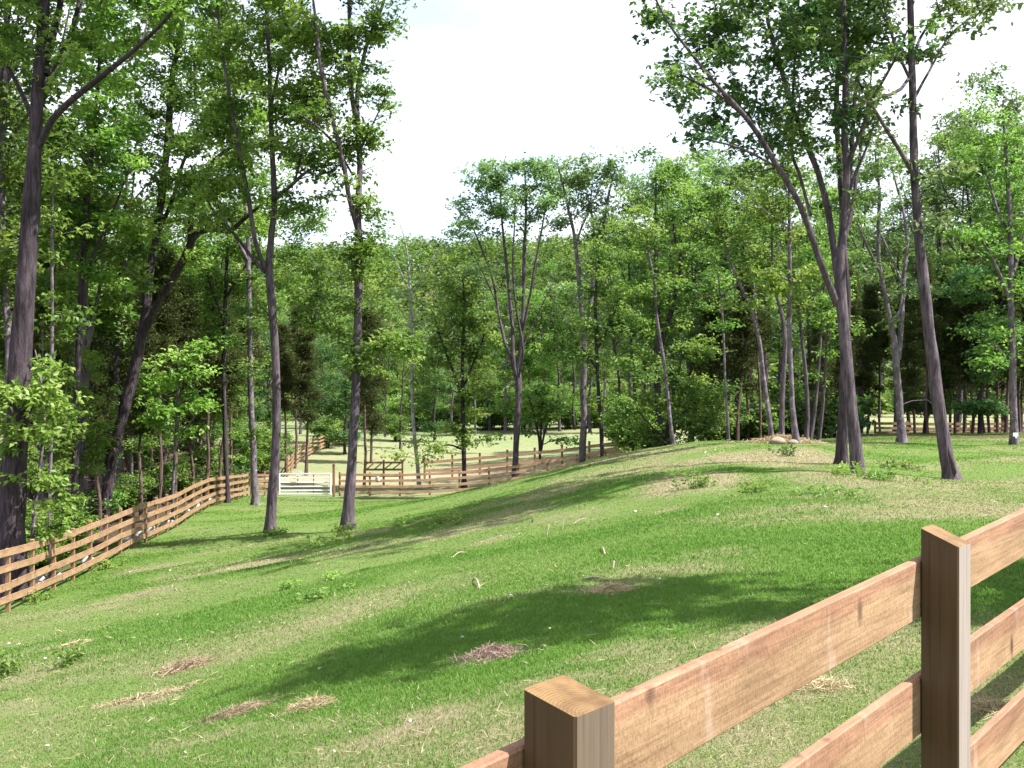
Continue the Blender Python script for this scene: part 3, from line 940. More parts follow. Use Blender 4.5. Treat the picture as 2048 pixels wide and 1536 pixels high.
hero('leaning_tree', 'dark leaning double trunk forking low behind the middle of the left fence', 37.0,
     [[(205, 1010, 17), (222, 930, 16), (240, 860, 15), (262, 770, 15), (278, 700, 15), (290, 640, 14), (300, 560, 12), (315, 470, 11), (330, 370, 10), (342, 260, 9), (348, 160, 8), (365, 60, 6), (380, -80, 4), (390, -200, 2)],
      [(290, 660, 11), (312, 615, 10, -.2), (345, 560, 10, -.5), (372, 510, 10, -.8), (392, 468, 9, -1), (430, 458, 8, -1.2), (458, 462, 7, -1.3), (490, 435, 6, -1.5), (520, 410, 4, -1.6), (560, 370, 2, -1.8)],
      [(380, 490, 8), (383, 430, 8), (395, 380, 7, .4), (430, 320, 6, .8), (470, 290, 5, 1.0), (530, 250, 3, 1.2)],
      [(372, 505, 6), (390, 520, 5, -.6), (400, 525, 3, -.9)],
      [(318, 460, 7), (345, 400, 6, .6), (365, 330, 5, 1), (400, 250, 3, 1.4)]],
     [(350, 80, 130, 110), (430, 200, 110, 100, .8), (300, 250, 90, 90, .8), (470, 330, 90, 60, .7), (390, 360, 70, 50, .6), (380, -140, 220, 140), (260, 420, 70, 60, .6), (500, 470, 60, 40, .6)],
     'barkdark', 'bright', tone0=.25, tonev=.3, flare=.3, rk=.72, lai=3.3)
hero('tall_tree', 'slim tree with leafy sprouts up its trunk by the fence corner', 46.0,
     [[(510, 1008, 10), (506, 940, 8.5), (503, 860, 8), (499, 760, 7.5), (498, 660, 7), (496, 560, 7), (494, 470, 6), (480, 340, 5), (470, 220, 4), (455, 80, 3), (450, -60, 1.5)],
      [(495, 520, 5), (470, 470, 4), (430, 400, 3, .4), (400, 330, 2, .8)]],
     [(470, 240, 100, 130, .8), (450, 60, 110, 120), (440, 400, 70, 60, .6), (497, 560, 26, 40, .5), (498, 640, 24, 40, .5), (500, 730, 22, 30, .5), (505, 860, 16, 18, .4), (440, -100, 120, 90)],
     'barkpale', 'leaf', tone0=.6, flare=.8)
hero('fork_tree', 'straight grey tree left of centre whose trunk forks at mid height on the lawn', 32.0,
     [[(541, 1062, 15), (544, 1000, 13.5), (549, 920, 12), (551, 840, 11.5), (551, 760, 11), (546, 680, 10.5), (541, 610, 11), (537, 560, 12), (534, 530, 10), (540, 460, 8.5), (545, 400, 8), (540, 300, 7), (536, 200, 6), (532, 80, 5), (526, -60, 4), (520, -220, 2)],
      [(532, 540, 7), (520, 510, 6, -.2), (508, 470, 6, -.4), (498, 400, 6, -.5), (485, 330, 5.5, -.6), (470, 250, 5, -.6), (455, 160, 4, -.6), (440, 60, 3, -.6), (430, -60, 2, -.6)],
      [(530, 545, 5), (500, 510, 5, .4), (470, 470, 4.5, .8), (440, 440, 4, 1.2), (415, 400, 3, 1.5), (380, 330, 2, 2)],
      [(545, 400, 5), (575, 378, 5, -.4), (605, 350, 4, -.8), (630, 335, 3, -1), (662, 330, 2, -1.2)],
      [(590, 362, 3), (600, 320, 3, -.8), (606, 270, 2.5, -.9), (600, 230, 2, -1)],
      [(538, 230, 4), (556, 150, 4, .4), (575, 60, 3, .8), (590, -60, 2, 1)],
      [(550, 648, 3), (530, 620, 2.5, .3), (505, 596, 2, .5)]],
     [(480, 300, 90, 110, .75), (560, 250, 90, 130, .75), (420, 190, 90, 120, .8), (600, 130, 110, 120, .9), (640, 320, 60, 55, .6), (510, 60, 130, 100), (500, -150, 260, 160), (425, 420, 75, 60, .6), (600, 440, 60, 50, .5), (560, 400, 60, 40, .5)],
     'bark', 'leaf', tone0=.70, tonev=.3, flare=.5, lai=3.3)
hero('sprouting_tree', 'tall tree right of the fork tree with leaf tufts sprouting from its trunk', 30.5,
     [[(695, 1056, 17), (697, 1010, 15), (702, 930, 12.5), (706, 850, 12), (710, 770, 12), (714, 690, 11), (716, 600, 10.5), (718, 500, 10), (716, 430, 9.5), (720, 340, 8), (716, 270, 7), (706, 200, 6.5), (700, 140, 6), (700, 60, 5), (696, -60, 4), (690, -200, 2)],
      [(714, 455, 7), (700, 400, 6.5, -.3), (688, 330, 6, -.5), (676, 280, 6, -.6), (655, 190, 5.5, -.7), (643, 130, 5, -.8), (635, 60, 4, -.8), (620, -60, 2, -.8)],
      [(718, 290, 5), (714, 180, 6, .3), (728, 110, 5, .4), (745, 60, 5, .5), (765, 10, 4, .6), (790, -80, 2, .7)],
      [(672, 290, 3.5), (645, 262, 3, -1), (618, 240, 2.5, -1.2), (590, 225, 1.5, -1.4)],
      [(719, 300, 3.5), (735, 270, 3, .2), (752, 235, 2, .3), (768, 200, 1.5, .4)],
      [(705, 350, 3), (690, 322, 3, .4), (680, 300, 2, .5)]],
     [(725, 455, 45, 50, .8), (705, 400, 45, 45, .6), (640, 250, 70, 90, .7), (715, 230, 60, 90, .7), (765, 50, 55, 80, .8), (670, 90, 110, 100), (700, -130, 190, 130), (745, 540, 55, 55, 1.1, -.6), (690, 520, 50, 40, .5),
      (655, 620, 60, 45, 1.2), (715, 700, 26, 24, 1.2, -.3), (725, 730, 26, 18, 1, -.3), (805, 690, 66, 36, 1.7, -1), (770, 600, 30, 30, .35), (620, 560, 50, 50, .6), (690, 660, 32, 30, .6), (745, 420, 22, 40, .3), (745, 250, 30, 80, .3)],
     'bark', 'bright', tone0=.25, tonev=.3, flare=.65, lai=2.9,
     bare=[(770, 210), (775, 170, .3), (782, 230, .4), (765, 250), (790, 120), (752, 330)])
hero('bright_tree', 'sunlit yellow green tree filling the gap between the shaggy trunk and the leaning tree', 31.0,
     [[(150, 1060, 10), (152, 900, 9), (158, 740, 8.5), (165, 580, 8), (175, 430, 7), (190, 280, 6), (205, 120, 4), (215, -40, 2)],
      [(166, 560, 5), (200, 480, 4, -.5), (235, 400, 3, -1), (260, 330, 1.5, -1.3)], [(170, 480, 5), (140, 400, 4, -.3), (120, 320, 2, -.5)]],
     [(215, 220, 75, 75, 1.1, -.6), (150, 120, 60, 70, .8, .4), (240, 290, 50, 40, 1.0, -.9), (180, 360, 60, 45, .9, -.3), (250, 130, 50, 60, .8, -.4), (140, 420, 60, 50, .9, .2), (210, 450, 70, 45, .8, -.3), (130, 520, 50, 50, .8), (220, 560, 60, 45, .7), (200, 20, 90, 80), (160, 640, 50, 45, .6), (60, 480, 40, 50, .7)],
     'barkdark', 'bright', tone0=.3, lai=2.9, tonev=.3)
hero('bright_tree', 'leafy sunlit tree standing behind the fork tree and the fence corner', 49.0,
     [[(455, 1000, 7), (452, 900, 6.5), (448, 760, 6), (450, 640, 5.5), (455, 520, 4.5), (462, 400, 3), (470, 300, 1.5)],
      [(450, 650, 4), (425, 580, 3, -.4), (405, 520, 2, -.8)], [(450, 600, 4), (485, 540, 3, -.4), (520, 490, 2, -.8)]],
     [(450, 560, 60, 50, .9), (400, 620, 60, 45, .9), (500, 500, 60, 50, .9), (470, 420, 70, 60), (400, 480, 60, 60, .9), (540, 450, 50, 50, .8), (600, 520, 50, 50, .8), (560, 560, 50, 50, .7), (440, 680, 40, 36, .7), (380, 400, 60, 60, .8), (560, 360, 60, 60, .8), (600, 440, 60, 50, .8), (350, 560, 45, 50, .8)],
     'barkdark', 'bright', tone0=.2, lai=2.8, tonev=.3)
# --- right foreground
hero('spreading_tree', 'large right hand tree whose trunk splits into several long spreading limbs', 22.0,
     [[(1714, 946, 18), (1711, 900, 16.5), (1703, 830, 15.5), (1696, 760, 15.5), (1690, 690, 15), (1684, 620, 15), (1680, 560, 14), (1683, 500, 11), (1690, 430, 10), (1694, 350, 9.5), (1690, 270, 9), (1692, 180, 8.5), (1688, 90, 7.5), (1684, -40, 6), (1680, -200, 3)],
      [(1674, 610, 10), (1655, 560, 9, -.3), (1632, 500, 8.5, -.5), (1612, 440, 8, -.7), (1590, 390, 7.5, -.9), (1560, 340, 7, -1.1), (1530, 290, 7, -1.3), (1500, 245, 6.5, -1.4), (1470, 210, 6, -1.5), (1430, 165, 5, -1.6), (1390, 115, 4, -1.7), (1340, 50, 3, -1.8), (1300, -30, 2, -1.9)],
      [(1678, 580, 9), (1668, 500, 9, .3), (1655, 420, 8.5, .5), (1640, 360, 8, .6), (1625, 320, 8, .7), (1600, 260, 7.5, .8), (1575, 190, 7, .9), (1555, 120, 6.5, 1), (1535, 50, 5, 1.1), (1520, -50, 3, 1.2)],
      [(1622, 430, 4), (1600, 350, 4.5, .5), (1583, 300, 4.5, .7), (1586, 200, 4, .9), (1590, 100, 3, 1), (1600, -20, 2, 1)],
      [(1690, 440, 6), (1700, 370, 6, .5), (1705, 280, 6, .8), (1712, 180, 5.5, 1), (1726, 90, 5, 1.2), (1740, -20, 3, 1.4)],
      [(1696, 330, 5), (1720, 270, 4.5, -.4), (1745, 200, 4, -.8), (1790, 120, 3, -1.2), (1815, 60, 2, -1.4)],
      [(1555, 335, 3.5), (1490, 300, 3, -1.3), (1440, 285, 2.5, -1.5), (1390, 275, 1.5, -1.6)],
      [(1500, 246, 3.5), (1440, 190, 3, -1.7), (1380, 158, 2.5, -1.9), (1325, 130, 1.5, -2)],
      [(1690, 410, 4), (1712, 345, 4, .3), (1735, 290, 3, .5), (1750, 240, 2, .6)]],
     [(1380, 110, 105, 95, .9), (1300, 40, 55, 55, .8), (1400, 240, 60, 55, .6), (1480, 290, 70, 50, .7), (1480, 150, 90, 90), (1590, 150, 90, 110), (1590, 300, 60, 60, .8), (1690, 80, 110, 100), (1720, 240, 50, 70, .6),
      (1540, 30, 150, 70), (1430, 10, 100, 50), (1640, -150, 360, 150), (1360, 200, 45, 40, .5), (1640, 250, 50, 70, .7), (1545, 240, 50, 50, .8), (1370, 255, 50, 20, .5), (1700, 400, 40, 50, .35), (1780, 120, 50, 70, .5)],
     'bark', 'deep', tone0=.58, flare=.3, lai=2.4, tonev=.3, rk=.78, dep=1.6)
hero('rear_trunk_tree', 'dark trunk close behind the spreading tree on the right', 25.0,
     [[(1682, 930, 17), (1684, 880, 15), (1687, 800, 13.5), (1690, 700, 13), (1692, 600, 12), (1686, 500, 10), (1682, 400, 9), (1676, 320, 8), (1670, 220, 7), (1675, 100, 5), (1680, -60, 3)],
      [(1690, 480, 6), (1706, 410, 6, .5), (1716, 330, 5, .9), (1730, 240, 4, 1.2), (1745, 120, 2, 1.5)]],
     [(1690, 300, 70, 80, .5), (1660, 150, 110, 100, .7), (1700, -80, 190, 140, 1.3), (1640, 40, 120, 90, 1.0)], 'barkdark', 'deep', tone0=.5, flare=.5, rk=.7, dep=1.6)
hero('tall_tree', 'tall single trunk on the right with a rotten hollow at its flared foot', 22.0,
     [[(1902, 956, 20), (1893, 910, 17), (1884, 850, 15.5), (1874, 780, 15), (1865, 700, 14), (1856, 620, 13), (1848, 540, 12), (1838, 440, 11), (1832, 350, 10), (1829, 250, 9.5), (1826, 150, 9), (1824, 50, 8), (1822, -60, 7), (1820, -220, 4)],
      [(1832, 360, 6), (1805, 310, 5, -.4), (1770, 255, 4.5, -.8), (1740, 205, 3.5, -1.2), (1710, 150, 2, -1.5)],
      [(1828, 140, 4), (1800, 180, 4, -.5), (1760, 195, 3, -.9), (1730, 215, 1.5, -1.2)],
      [(1827, 200, 4), (1860, 140, 3, .5), (1900, 70, 2.5, .8), (1950, 30, 1.5, 1)],
      [(1826, 110, 4), (1850, 60, 3.5, .5), (1895, 10, 3, .8), (1960, -40, 2, 1)],
      [(1826, 170, 4), (1802, 120, 4, -.4), (1780, 60, 3, -.6), (1760, -20, 2, -.8)]],
     [(1910, 30, 110, 38, .75), (1885, 118, 55, 24, .6), (1775, 205, 45, 40, .5), (1890, 360, 75, 40, .5), (1895, 410, 75, 30, .5), (1780, 90, 50, 60, .6), (1840, -160, 260, 140), (1760, 250, 40, 40, .4), (1975, 10, 60, 26, .5), (1900, 450, 60, 26, .4), (1846, 330, 26, 30, .4)],
     'bark', 'pale', tone0=.5, flare=.45, lai=2.0, rk=.80, bare=[(1730, 190), (1725, 215, -1), (1750, 160, -1), (1690, 110, -1.6), (1740, 230, -.6)])
hl = empty('rotten_hollow', P(1903, 925, 21.62), 'dark rotten hollow in the flared foot of the tall right trunk', 'hollow')
v, f = tube(np.array([[.10, .10, -.32], [.07, .02, -.2], [.01, 0, 0], [-.04, 0, .18], [-.06, .03, .34]]), [.01, .05, .05, .035, .008], 8)
mesh_obj('cavity', v, f, M['darkstick'], hl)
hero('double_tree', 'pale twin stemmed tree between the two big right hand trunks', 36.0,
     [[(1803, 893, 11), (1802, 850, 10), (1797, 790, 9.5), (1793, 730, 9), (1788, 680, 8.5), (1780, 640, 7), (1766, 570, 6), (1757, 510, 5.5), (1757, 440, 5), (1758, 380, 4), (1750, 300, 2)],
      [(1796, 720, 8), (1801, 660, 7, .2), (1804, 600, 6.5, .3), (1808, 540, 6, .4), (1814, 480, 5, .5), (1806, 420, 4, .6), (1790, 360, 3, .7), (1776, 300, 1.5, .8)],
      [(1782, 650, 4), (1800, 620, 4, .1), (1804, 590, 4, .2)],
      [(1760, 545, 4), (1738, 500, 3.5, -.5), (1720, 460, 2.5, -.8), (1700, 410, 1.5, -1)],
      [(1806, 570, 4), (1785, 520, 3, .8), (1762, 470, 2.5, 1.1), (1740, 440, 1.5, 1.3)]],
     [(1750, 315, 45, 40, .6), (1780, 315, 40, 40, .6), (1765, 370, 60, 50, .4), (1790, 400, 60, 50, .45), (1745, 430, 50, 45, .45), (1830, 500, 40, 40, .5), (1760, 330, 60, 50, .45), (1730, 560, 40, 40, .45), (1830, 600, 36, 40, .4)], 'barkpale', 'pale', tone0=.55, lai=1.7, bare=[(1850, 800), (1862, 806, -.3)])
hero('tagged_tree', 'right edge tree carrying a small white tag on its pale trunk', 34.0,
     [[(2028, 893, 11), (2027, 850, 10), (2025, 790, 9.5), (2024, 720, 9), (2022, 650, 8.5), (2022, 580, 7.5), (2022, 500, 7), (2020, 420, 6), (2016, 340, 5), (2012, 260, 3.5), (2008, 200, 2)],
      [(2022, 610, 5), (2000, 550, 4.5, -.4), (1975, 500, 4, -.8), (1955, 470, 2, -1)],
      [(2022, 560, 5), (2040, 500, 4, .4), (2060, 420, 3, .8), (2080, 330, 2, 1)],
      [(2020, 470, 4), (1995, 420, 3.5, .4), (1975, 350, 3, .7), (1965, 280, 2, .9)],
      [(2024, 740, 3), (2000, 700, 3, -.3), (1985, 690, 2, -.5)]],
     [(1995, 300, 60, 90, .7), (2060, 340, 70, 90, .7), (1960, 450, 55, 50, .7), (2050, 470, 60, 70, .7), (1960, 640, 55, 45, .8), (2050, 580, 50, 55, .7), (1990, 225, 45, 30, .7), (1975, 700, 40, 26, .7), (2060, 680, 40, 40, .7), (1925, 430, 40, 40, .5), (1990, 540, 50, 50, .6)],
     'barkpale', 'leaf', tone0=.6)
tg = empty('tree_tag', P(2031, 869, 33.55), 'small white tag nailed to the pale trunk at the right edge', 'tag')
v, f = merge([box(0, 0, 0, .16, .02, .12), box(0.01, -.02, -.09, .05, .03, .06)])
mesh_obj('plate', v, f, M['white'], tg, False)

# --- middle distance
hero('young_tree', 'slim white barked young tree with bare upper twigs behind the lane fence', 63.5,
     [[(838, 978, 6), (835, 935, 5), (829, 880, 5), (824, 820, 4.5), (823, 740, 4), (823, 680, 4), (820, 610, 3.5), (818, 560, 3), (812, 500, 2), (800, 450, 1)],
      [(820, 600, 2.5), (838, 565, 2.2), (860, 530, 1.6), (870, 505, 1)], [(819, 580, 2.2), (802, 545, 2), (785, 505, 1.2)], [(822, 640, 2), (848, 610, 1.5), (866, 600, 1)],
      [(823, 660, 2), (802, 620, 1.5), (790, 600, 1)]],
     [(820, 560, 24, 26, .25), (838, 880, 20, 10, .3)], 'birch', 'pale', tone0=.6, lai=1.2, bare=[(850, 480), (790, 470), (872, 560), (880, 520), (775, 540), (858, 640), (795, 650), (840, 500), (832, 470)])
hero('round_tree', 'bushy green tree with a drooping lower branch beside the white barked young tree', 63.0,
     [[(928, 972, 7), (928, 930, 6), (926, 870, 6), (925, 800, 5.5), (924, 740, 4.5), (926, 680, 4), (928, 620, 3), (925, 560, 2)],
      [(925, 800, 3.5), (905, 740, 3.2), (885, 690, 2.5), (870, 640, 1.5)], [(925, 780, 3.5), (945, 730, 3), (965, 680, 2), (975, 640, 1.2)],
      [(927, 900, 2.5), (900, 890, 2.2, -1), (870, 895, 1.8, -1.5), (845, 905, 1, -2)]],
     [(920, 630, 75, 70), (890, 700, 60, 60), (960, 700, 50, 60), (925, 790, 65, 45, .9), (925, 855, 55, 30, .7), (880, 893, 50, 12, .8, -1.5), (840, 760, 30, 60, .7), (960, 880, 40, 12, .5, -1), (905, 580, 50, 35, .9)],
     'barkdark', 'leaf', tone0=.6, lai=2.6)
hero('vase_tree', 'tall vase shaped tree with many upright stems in the middle of the picture', 61.0,
     [[(1030, 955, 12), (1032, 910, 10), (1035, 850, 10), (1038, 790, 10), (1038, 740, 9), (1042, 700, 7), (1046, 640, 6), (1048, 570, 6), (1049, 500, 5.5), (1052, 440, 4.5), (1052, 390, 3.5), (1050, 340, 2)],
      [(1034, 770, 7), (1026, 710, 6.5), (1024, 650, 6), (1018, 580, 5.5), (1010, 500, 4.5), (1004, 440, 3.5), (1000, 380, 2.5), (990, 330, 1.5)],
      [(1028, 740, 5), (1012, 690, 5, .5), (1000, 640, 4.5, .8), (985, 560, 3.5, 1.2), (960, 490, 3, 1.6), (935, 430, 2, 2)],
      [(1046, 660, 4), (1060, 590, 4, -.5), (1072, 520, 3.5, -.8), (1085, 450, 3, -1), (1095, 390, 1.5, -1.2)],
      [(1036, 760, 4), (1046, 700, 4, -.7), (1034, 620, 3.5, -1), (1026, 540, 3, -1.2), (1030, 460, 2.5, -1.4), (1032, 400, 1.5, -1.5)],
      [(1048, 690, 2.5), (1080, 620, 2, .6), (1110, 560, 1.2, .9)], [(990, 600, 2.5), (965, 545, 2, 1.3), (930, 480, 1.2, 1.8)]],
     [(1020, 375, 125, 62, .8), (1025, 350, 90, 40, .9), (940, 430, 55, 40, .75), (1090, 390, 55, 60, .75), (1000, 400, 80, 40, .8), (985, 350, 55, 35, .8), (1050, 320, 55, 20, .8), (920, 470, 35, 25, .5), (960, 540, 30, 40, .3), (1070, 460, 40, 40, .4), (1020, 450, 60, 30, .4)],
     'bark', 'pale', tone0=.6, lai=2.2, rs=.75, rk=.62)
hero('wishbone_tree', 'smooth grey tree with a wishbone fork standing where the lawn ridge meets the fence', 55.0,
     [[(1164, 935, 10), (1166, 880, 9.5), (1168, 820, 9), (1165, 780, 9), (1167, 740, 8.5), (1167, 690, 8.5), (1163, 640, 6), (1158, 580, 5.5), (1154, 520, 5), (1148, 470, 4.5), (1136, 420, 3.5), (1125, 370, 2.5), (1115, 330, 1.5)],
      [(1168, 680, 7), (1178, 630, 6), (1186, 570, 6), (1196, 510, 5), (1208, 450, 4), (1216, 400, 3.5), (1230, 340, 2)],
      [(1153, 485, 3.5), (1165, 450, 3), (1178, 420, 2.5), (1185, 370, 1.5)], [(1200, 500, 3), (1188, 460, 3), (1180, 400, 2)],
      [(1182, 610, 2.5), (1170, 590, 2, .4), (1160, 560, 1.5, .6)]],
     [(1118, 345, 45, 38, .8), (1185, 385, 95, 65, .7), (1150, 340, 50, 40, .8), (1200, 370, 60, 55, .8), (1240, 390, 50, 60, .7), (1130, 440, 45, 45, .6), (1190, 470, 60, 40, .6), (1230, 470, 40, 40, .6), (1175, 320, 60, 18, .7), (1220, 320, 40, 25, .7), (1140, 540, 40, 40, .35)],
     'barkpale', 'pale', tone0=.5, lai=1.8, rs=.7)
hero('dark_tree', 'dark slim tree right of the wishbone tree with low leafy branches', 52.0,
     [[(1206, 925, 6), (1203, 870, 5.5), (1198, 800, 5), (1194, 730, 5), (1192, 660, 4.5), (1190, 600, 4), (1196, 520, 3), (1200, 450, 2)],
      [(1195, 740, 3), (1178, 715, 2.5), (1160, 690, 1.5)], [(1194, 700, 3), (1215, 660, 2.5), (1235, 610, 1.5)]],
     [(1205, 560, 55, 50), (1175, 640, 40, 45, .9), (1230, 640, 45, 50, .9), (1235, 720, 40, 40, .8), (1160, 700, 34, 28, .7), (1220, 800, 40, 34, .6), (1250, 500, 40, 50, .8)], 'barkdark', 'leaf', tone0=.55, lai=2.5)
hero('crooked_tree', 'pale thin crooked trunk leaning left on the grassy ridge', 37.0,
     [[(1347, 897, 5), (1341, 850, 4.5), (1335, 790, 4.5), (1330, 740, 4.5), (1322, 690, 4.5), (1314, 630, 4), (1310, 570, 3.5), (1298, 500, 3), (1290, 430, 1.5)]],
     [(1290, 470, 50, 60, .6), (1320, 560, 40, 40, .5), (1275, 400, 40, 40, .6)], 'barkpale', 'leaf', tone0=.6, lai=2.0)
hero('forked_tree', 'dark forked tree with a full green crown behind the grassy ridge', 44.0,
     [[(1318, 900, 10), (1316, 830, 9), (1315, 760, 9), (1318, 700, 9), (1318, 650, 7), (1314, 590, 6.5), (1312, 520, 5.5), (1312, 460, 4.5), (1312, 400, 3), (1314, 330, 1.5)],
      [(1322, 690, 7), (1338, 640, 6.5), (1348, 600, 6), (1358, 550, 5.5), (1362, 510, 5), (1350, 470, 3.5), (1345, 420, 2)], [(1360, 525, 4), (1374, 500, 3.5), (1385, 450, 2)]],
     [(1310, 325, 60, 40, .8), (1320, 400, 85, 55, .7), (1290, 480, 60, 60, .8), (1380, 430, 55, 55, .7), (1320, 580, 75, 70, .9), (1370, 640, 55, 55, .9), (1270, 600, 50, 60, .9), (1280, 720, 60, 60, .9), (1360, 340, 35, 40, .5), (1390, 540, 50, 50, .8)], 'barkdark', 'leaf', tone0=.6, lai=2.3, rs=.6)
hero('understory_bush', 'broad mass of low leafy undergrowth at the left end of the grassy ridge', 39.5,
     [[(1330, 905, 5), (1335, 850, 4.5), (1345, 790, 4), (1360, 730, 3), (1365, 680, 1.5)], [(1333, 880, 3), (1300, 850, 2.5), (1275, 820, 1.5)], [(1336, 850, 3), (1385, 810, 2.5), (1425, 770, 1.5)]],
     [(1360, 840, 75, 45), (1290, 860, 50, 35, .9), (1400, 780, 60, 45), (1340, 770, 60, 50), (1420, 850, 50, 35, .9), (1270, 800, 36, 40, .8), (1400, 690, 45, 40, .8)], 'barkdark', 'leaf', tone0=.55, lai=2.6, cat='bush', flare=.1)
hero('thin_tree', 'thin grey sapling trunk rising alone from the top of the ridge', 36.0,
     [[(1457, 882, 4), (1455, 840, 3.5), (1452, 790, 3.2), (1449, 720, 3), (1446, 650, 2.8), (1440, 580, 2.2), (1432, 520, 1.2)]],
     [(1440, 560, 40, 40, .5), (1425, 490, 40, 36, .6), (1450, 640, 24, 40, .4)], 'barkpale', 'leaf', tone0=.6, lai=1.8, bare=[(1470, 800), (1440, 740), (1468, 700)])
hero('arching_tree', 'slender trunk arching to the left beside the straw heap', 34.5,
     [[(1543, 878, 7), (1536, 820, 6), (1527, 760, 6), (1521, 700, 5.5), (1513, 660, 5), (1498, 610, 4.5), (1480, 570, 4), (1462, 530, 3.2), (1445, 480, 2.5), (1430, 430, 1.5)],
      [(1515, 670, 4), (1510, 610, 3.5, .4), (1506, 540, 3, .6), (1500, 460, 2, .8)]],
     [(1440, 450, 55, 50, .8), (1495, 500, 55, 55, .8), (1470, 590, 40, 40, .6), (1440, 400, 50, 40, .7), (1500, 420, 50, 45, .7), (1540, 600, 34, 40, .5)], 'barkpale', 'leaf', tone0=.5, lai=2.2)
hero('slim_tree', 'grey trunk leaning right just left of the tallest straw heap trunk', 33.5,
     [[(1562, 882, 8), (1563, 840, 7), (1566, 770, 6.5), (1570, 700, 6), (1566, 640, 5.5), (1552, 580, 4.5), (1545, 510, 3.5), (1545, 440, 2.5), (1548, 360, 1.5)]],
     [(1545, 440, 50, 60, .8), (1530, 370, 55, 45, .8), (1560, 540, 40, 45, .6), (1500, 350, 40, 36, .7)], 'bark', 'leaf', tone0=.5, lai=2.2)
hero('straight_tree', 'straight light trunk with bright young leaves rising from the straw heap', 31.5,
     [[(1592, 884, 9), (1587, 840, 7.5), (1583, 780, 6.5), (1579, 700, 6.2), (1577, 620, 6), (1577, 540, 5.5), (1577, 460, 5), (1576, 380, 4), (1574, 310, 3), (1580, 230, 1.5)],
      [(1577, 400, 3), (1566, 350, 2.5), (1566, 290, 2)], [(1577, 450, 3), (1540, 430, 2.5, -.5), (1505, 400, 1.5, -.8)], [(1577, 560, 2.5), (1550, 548, 2, -.5), (1520, 545, 1.2, -.8)], [(1577, 570, 2.5), (1605, 560, 2, -.3), (1640, 545, 1.2, -.5)]],
     [(1575, 390, 60, 60, .7), (1530, 400, 50, 40, .7), (1615, 535, 36, 30, .9, -.5), (1555, 550, 55, 28, .9, -.5), (1580, 470, 50, 40, .5), (1600, 330, 50, 50, .6), (1580, 250, 50, 50, .6), (1650, 555, 24, 24, .6)], 'barkpale', 'bright', tone0=.35, lai=2.0)
for lab, limbs in [('left stem of the slim grey clump behind the straw heap', [(1612, 886, 6), (1615, 830, 5.5), (1612, 760, 5), (1605, 690, 4.5), (1598, 620, 3.5), (1590, 540, 2)]),
                   ('middle stem of the slim grey clump behind the straw heap', [(1620, 886, 6), (1630, 820, 5), (1636, 750, 4.5), (1642, 680, 4), (1648, 600, 3), (1655, 520, 2)]),
                   ('right stem of the slim grey clump behind the straw heap', [(1638, 886, 5), (1645, 820, 4.5), (1650, 760, 4), (1653, 700, 3), (1658, 640, 2)])]:
    x, y = limbs[-1][:2]
    hero('slim_tree', 'thin ' + lab, 38.0 + len(lab) % 3, [limbs], [(x, y, 45, 50, .8), (x - 10, y + 90, 35, 40, .5), (x + 15, y - 80, 45, 45, .7)], 'bark', 'leaf', tone0=.55, lai=2.0, group='slim grey stems behind the straw heap')

# --- bright saplings along the left fence
hero('sapling', 'bright leafy sapling spilling over the left end of the board fence', 23.6,
     [[(60, 1120, 6), (66, 1040, 5), (78, 940, 5), (88, 840, 4), (80, 760, 3), (70, 700, 1.5)], [(76, 950, 3), (110, 890, 2.5), (140, 830, 1.5)], [(80, 900, 3), (40, 850, 2.5), (5, 800, 1.5)]],
     [(60, 800, 75, 42, 1.3, -1), (15, 800, 50, 40, 1.3, -1), (135, 805, 50, 26, 1.2, -.8), (25, 860, 50, 40, 1.2, -1), (95, 860, 55, 38, 1.2, -1), (105, 940, 50, 45, 1.1, -.6), (135, 980, 36, 40, .9, -.4), (120, 1050, 36, 36, .8), (50, 730, 44, 26, .8, -.8), (30, 920, 40, 40, .7, -.9), (90, 1010, 34, 34, .8, -.4)],
     'barkpale', 'bright', tone0=.55, lai=2.5, leaflets=3, droop=.45, L=.16, flare=.1)
hero('sapling', 'thin sapling with pale trunk and bright leaves right of the shaggy trunk', 25.0,
     [[(100, 1110, 5), (99, 1000, 4.5), (102, 880, 4.5), (103, 760, 4.5), (104, 640, 4.2), (104, 540, 4), (105, 440, 3), (110, 340, 1.5)]],
     [(90, 620, 26, 34, .7), (95, 740, 28, 30, .7), (150, 650, 40, 30, .7), (110, 480, 50, 50, .6), (115, 380, 50, 50, .7)], 'barkpale', 'bright', tone0=.3, lai=2.0, leaflets=3, droop=.45, L=.15, flare=.1)
hero('sapling', 'bright layered sapling lit by sun behind the middle of the left fence', 39.5,
     [[(345, 1000, 4), (348, 930, 3.5), (352, 850, 3.5), (356, 780, 3), (360, 720, 1.5)], [(350, 880, 2.2), (385, 840, 2), (415, 800, 1)], [(352, 840, 2.2), (322, 800, 2), (305, 760, 1)]],
     [(345, 715, 50, 24, .9), (390, 745, 45, 24, .9), (325, 760, 45, 26, .8), (385, 800, 45, 26, .9), (345, 820, 50, 26, .8), (360, 870, 45, 26, .7), (395, 690, 24, 18, .6), (310, 840, 30, 26, .6)],
     'barkpale', 'bright', tone0=.5, lai=2.7, leaflets=3, droop=.4, L=.2, flare=.1)
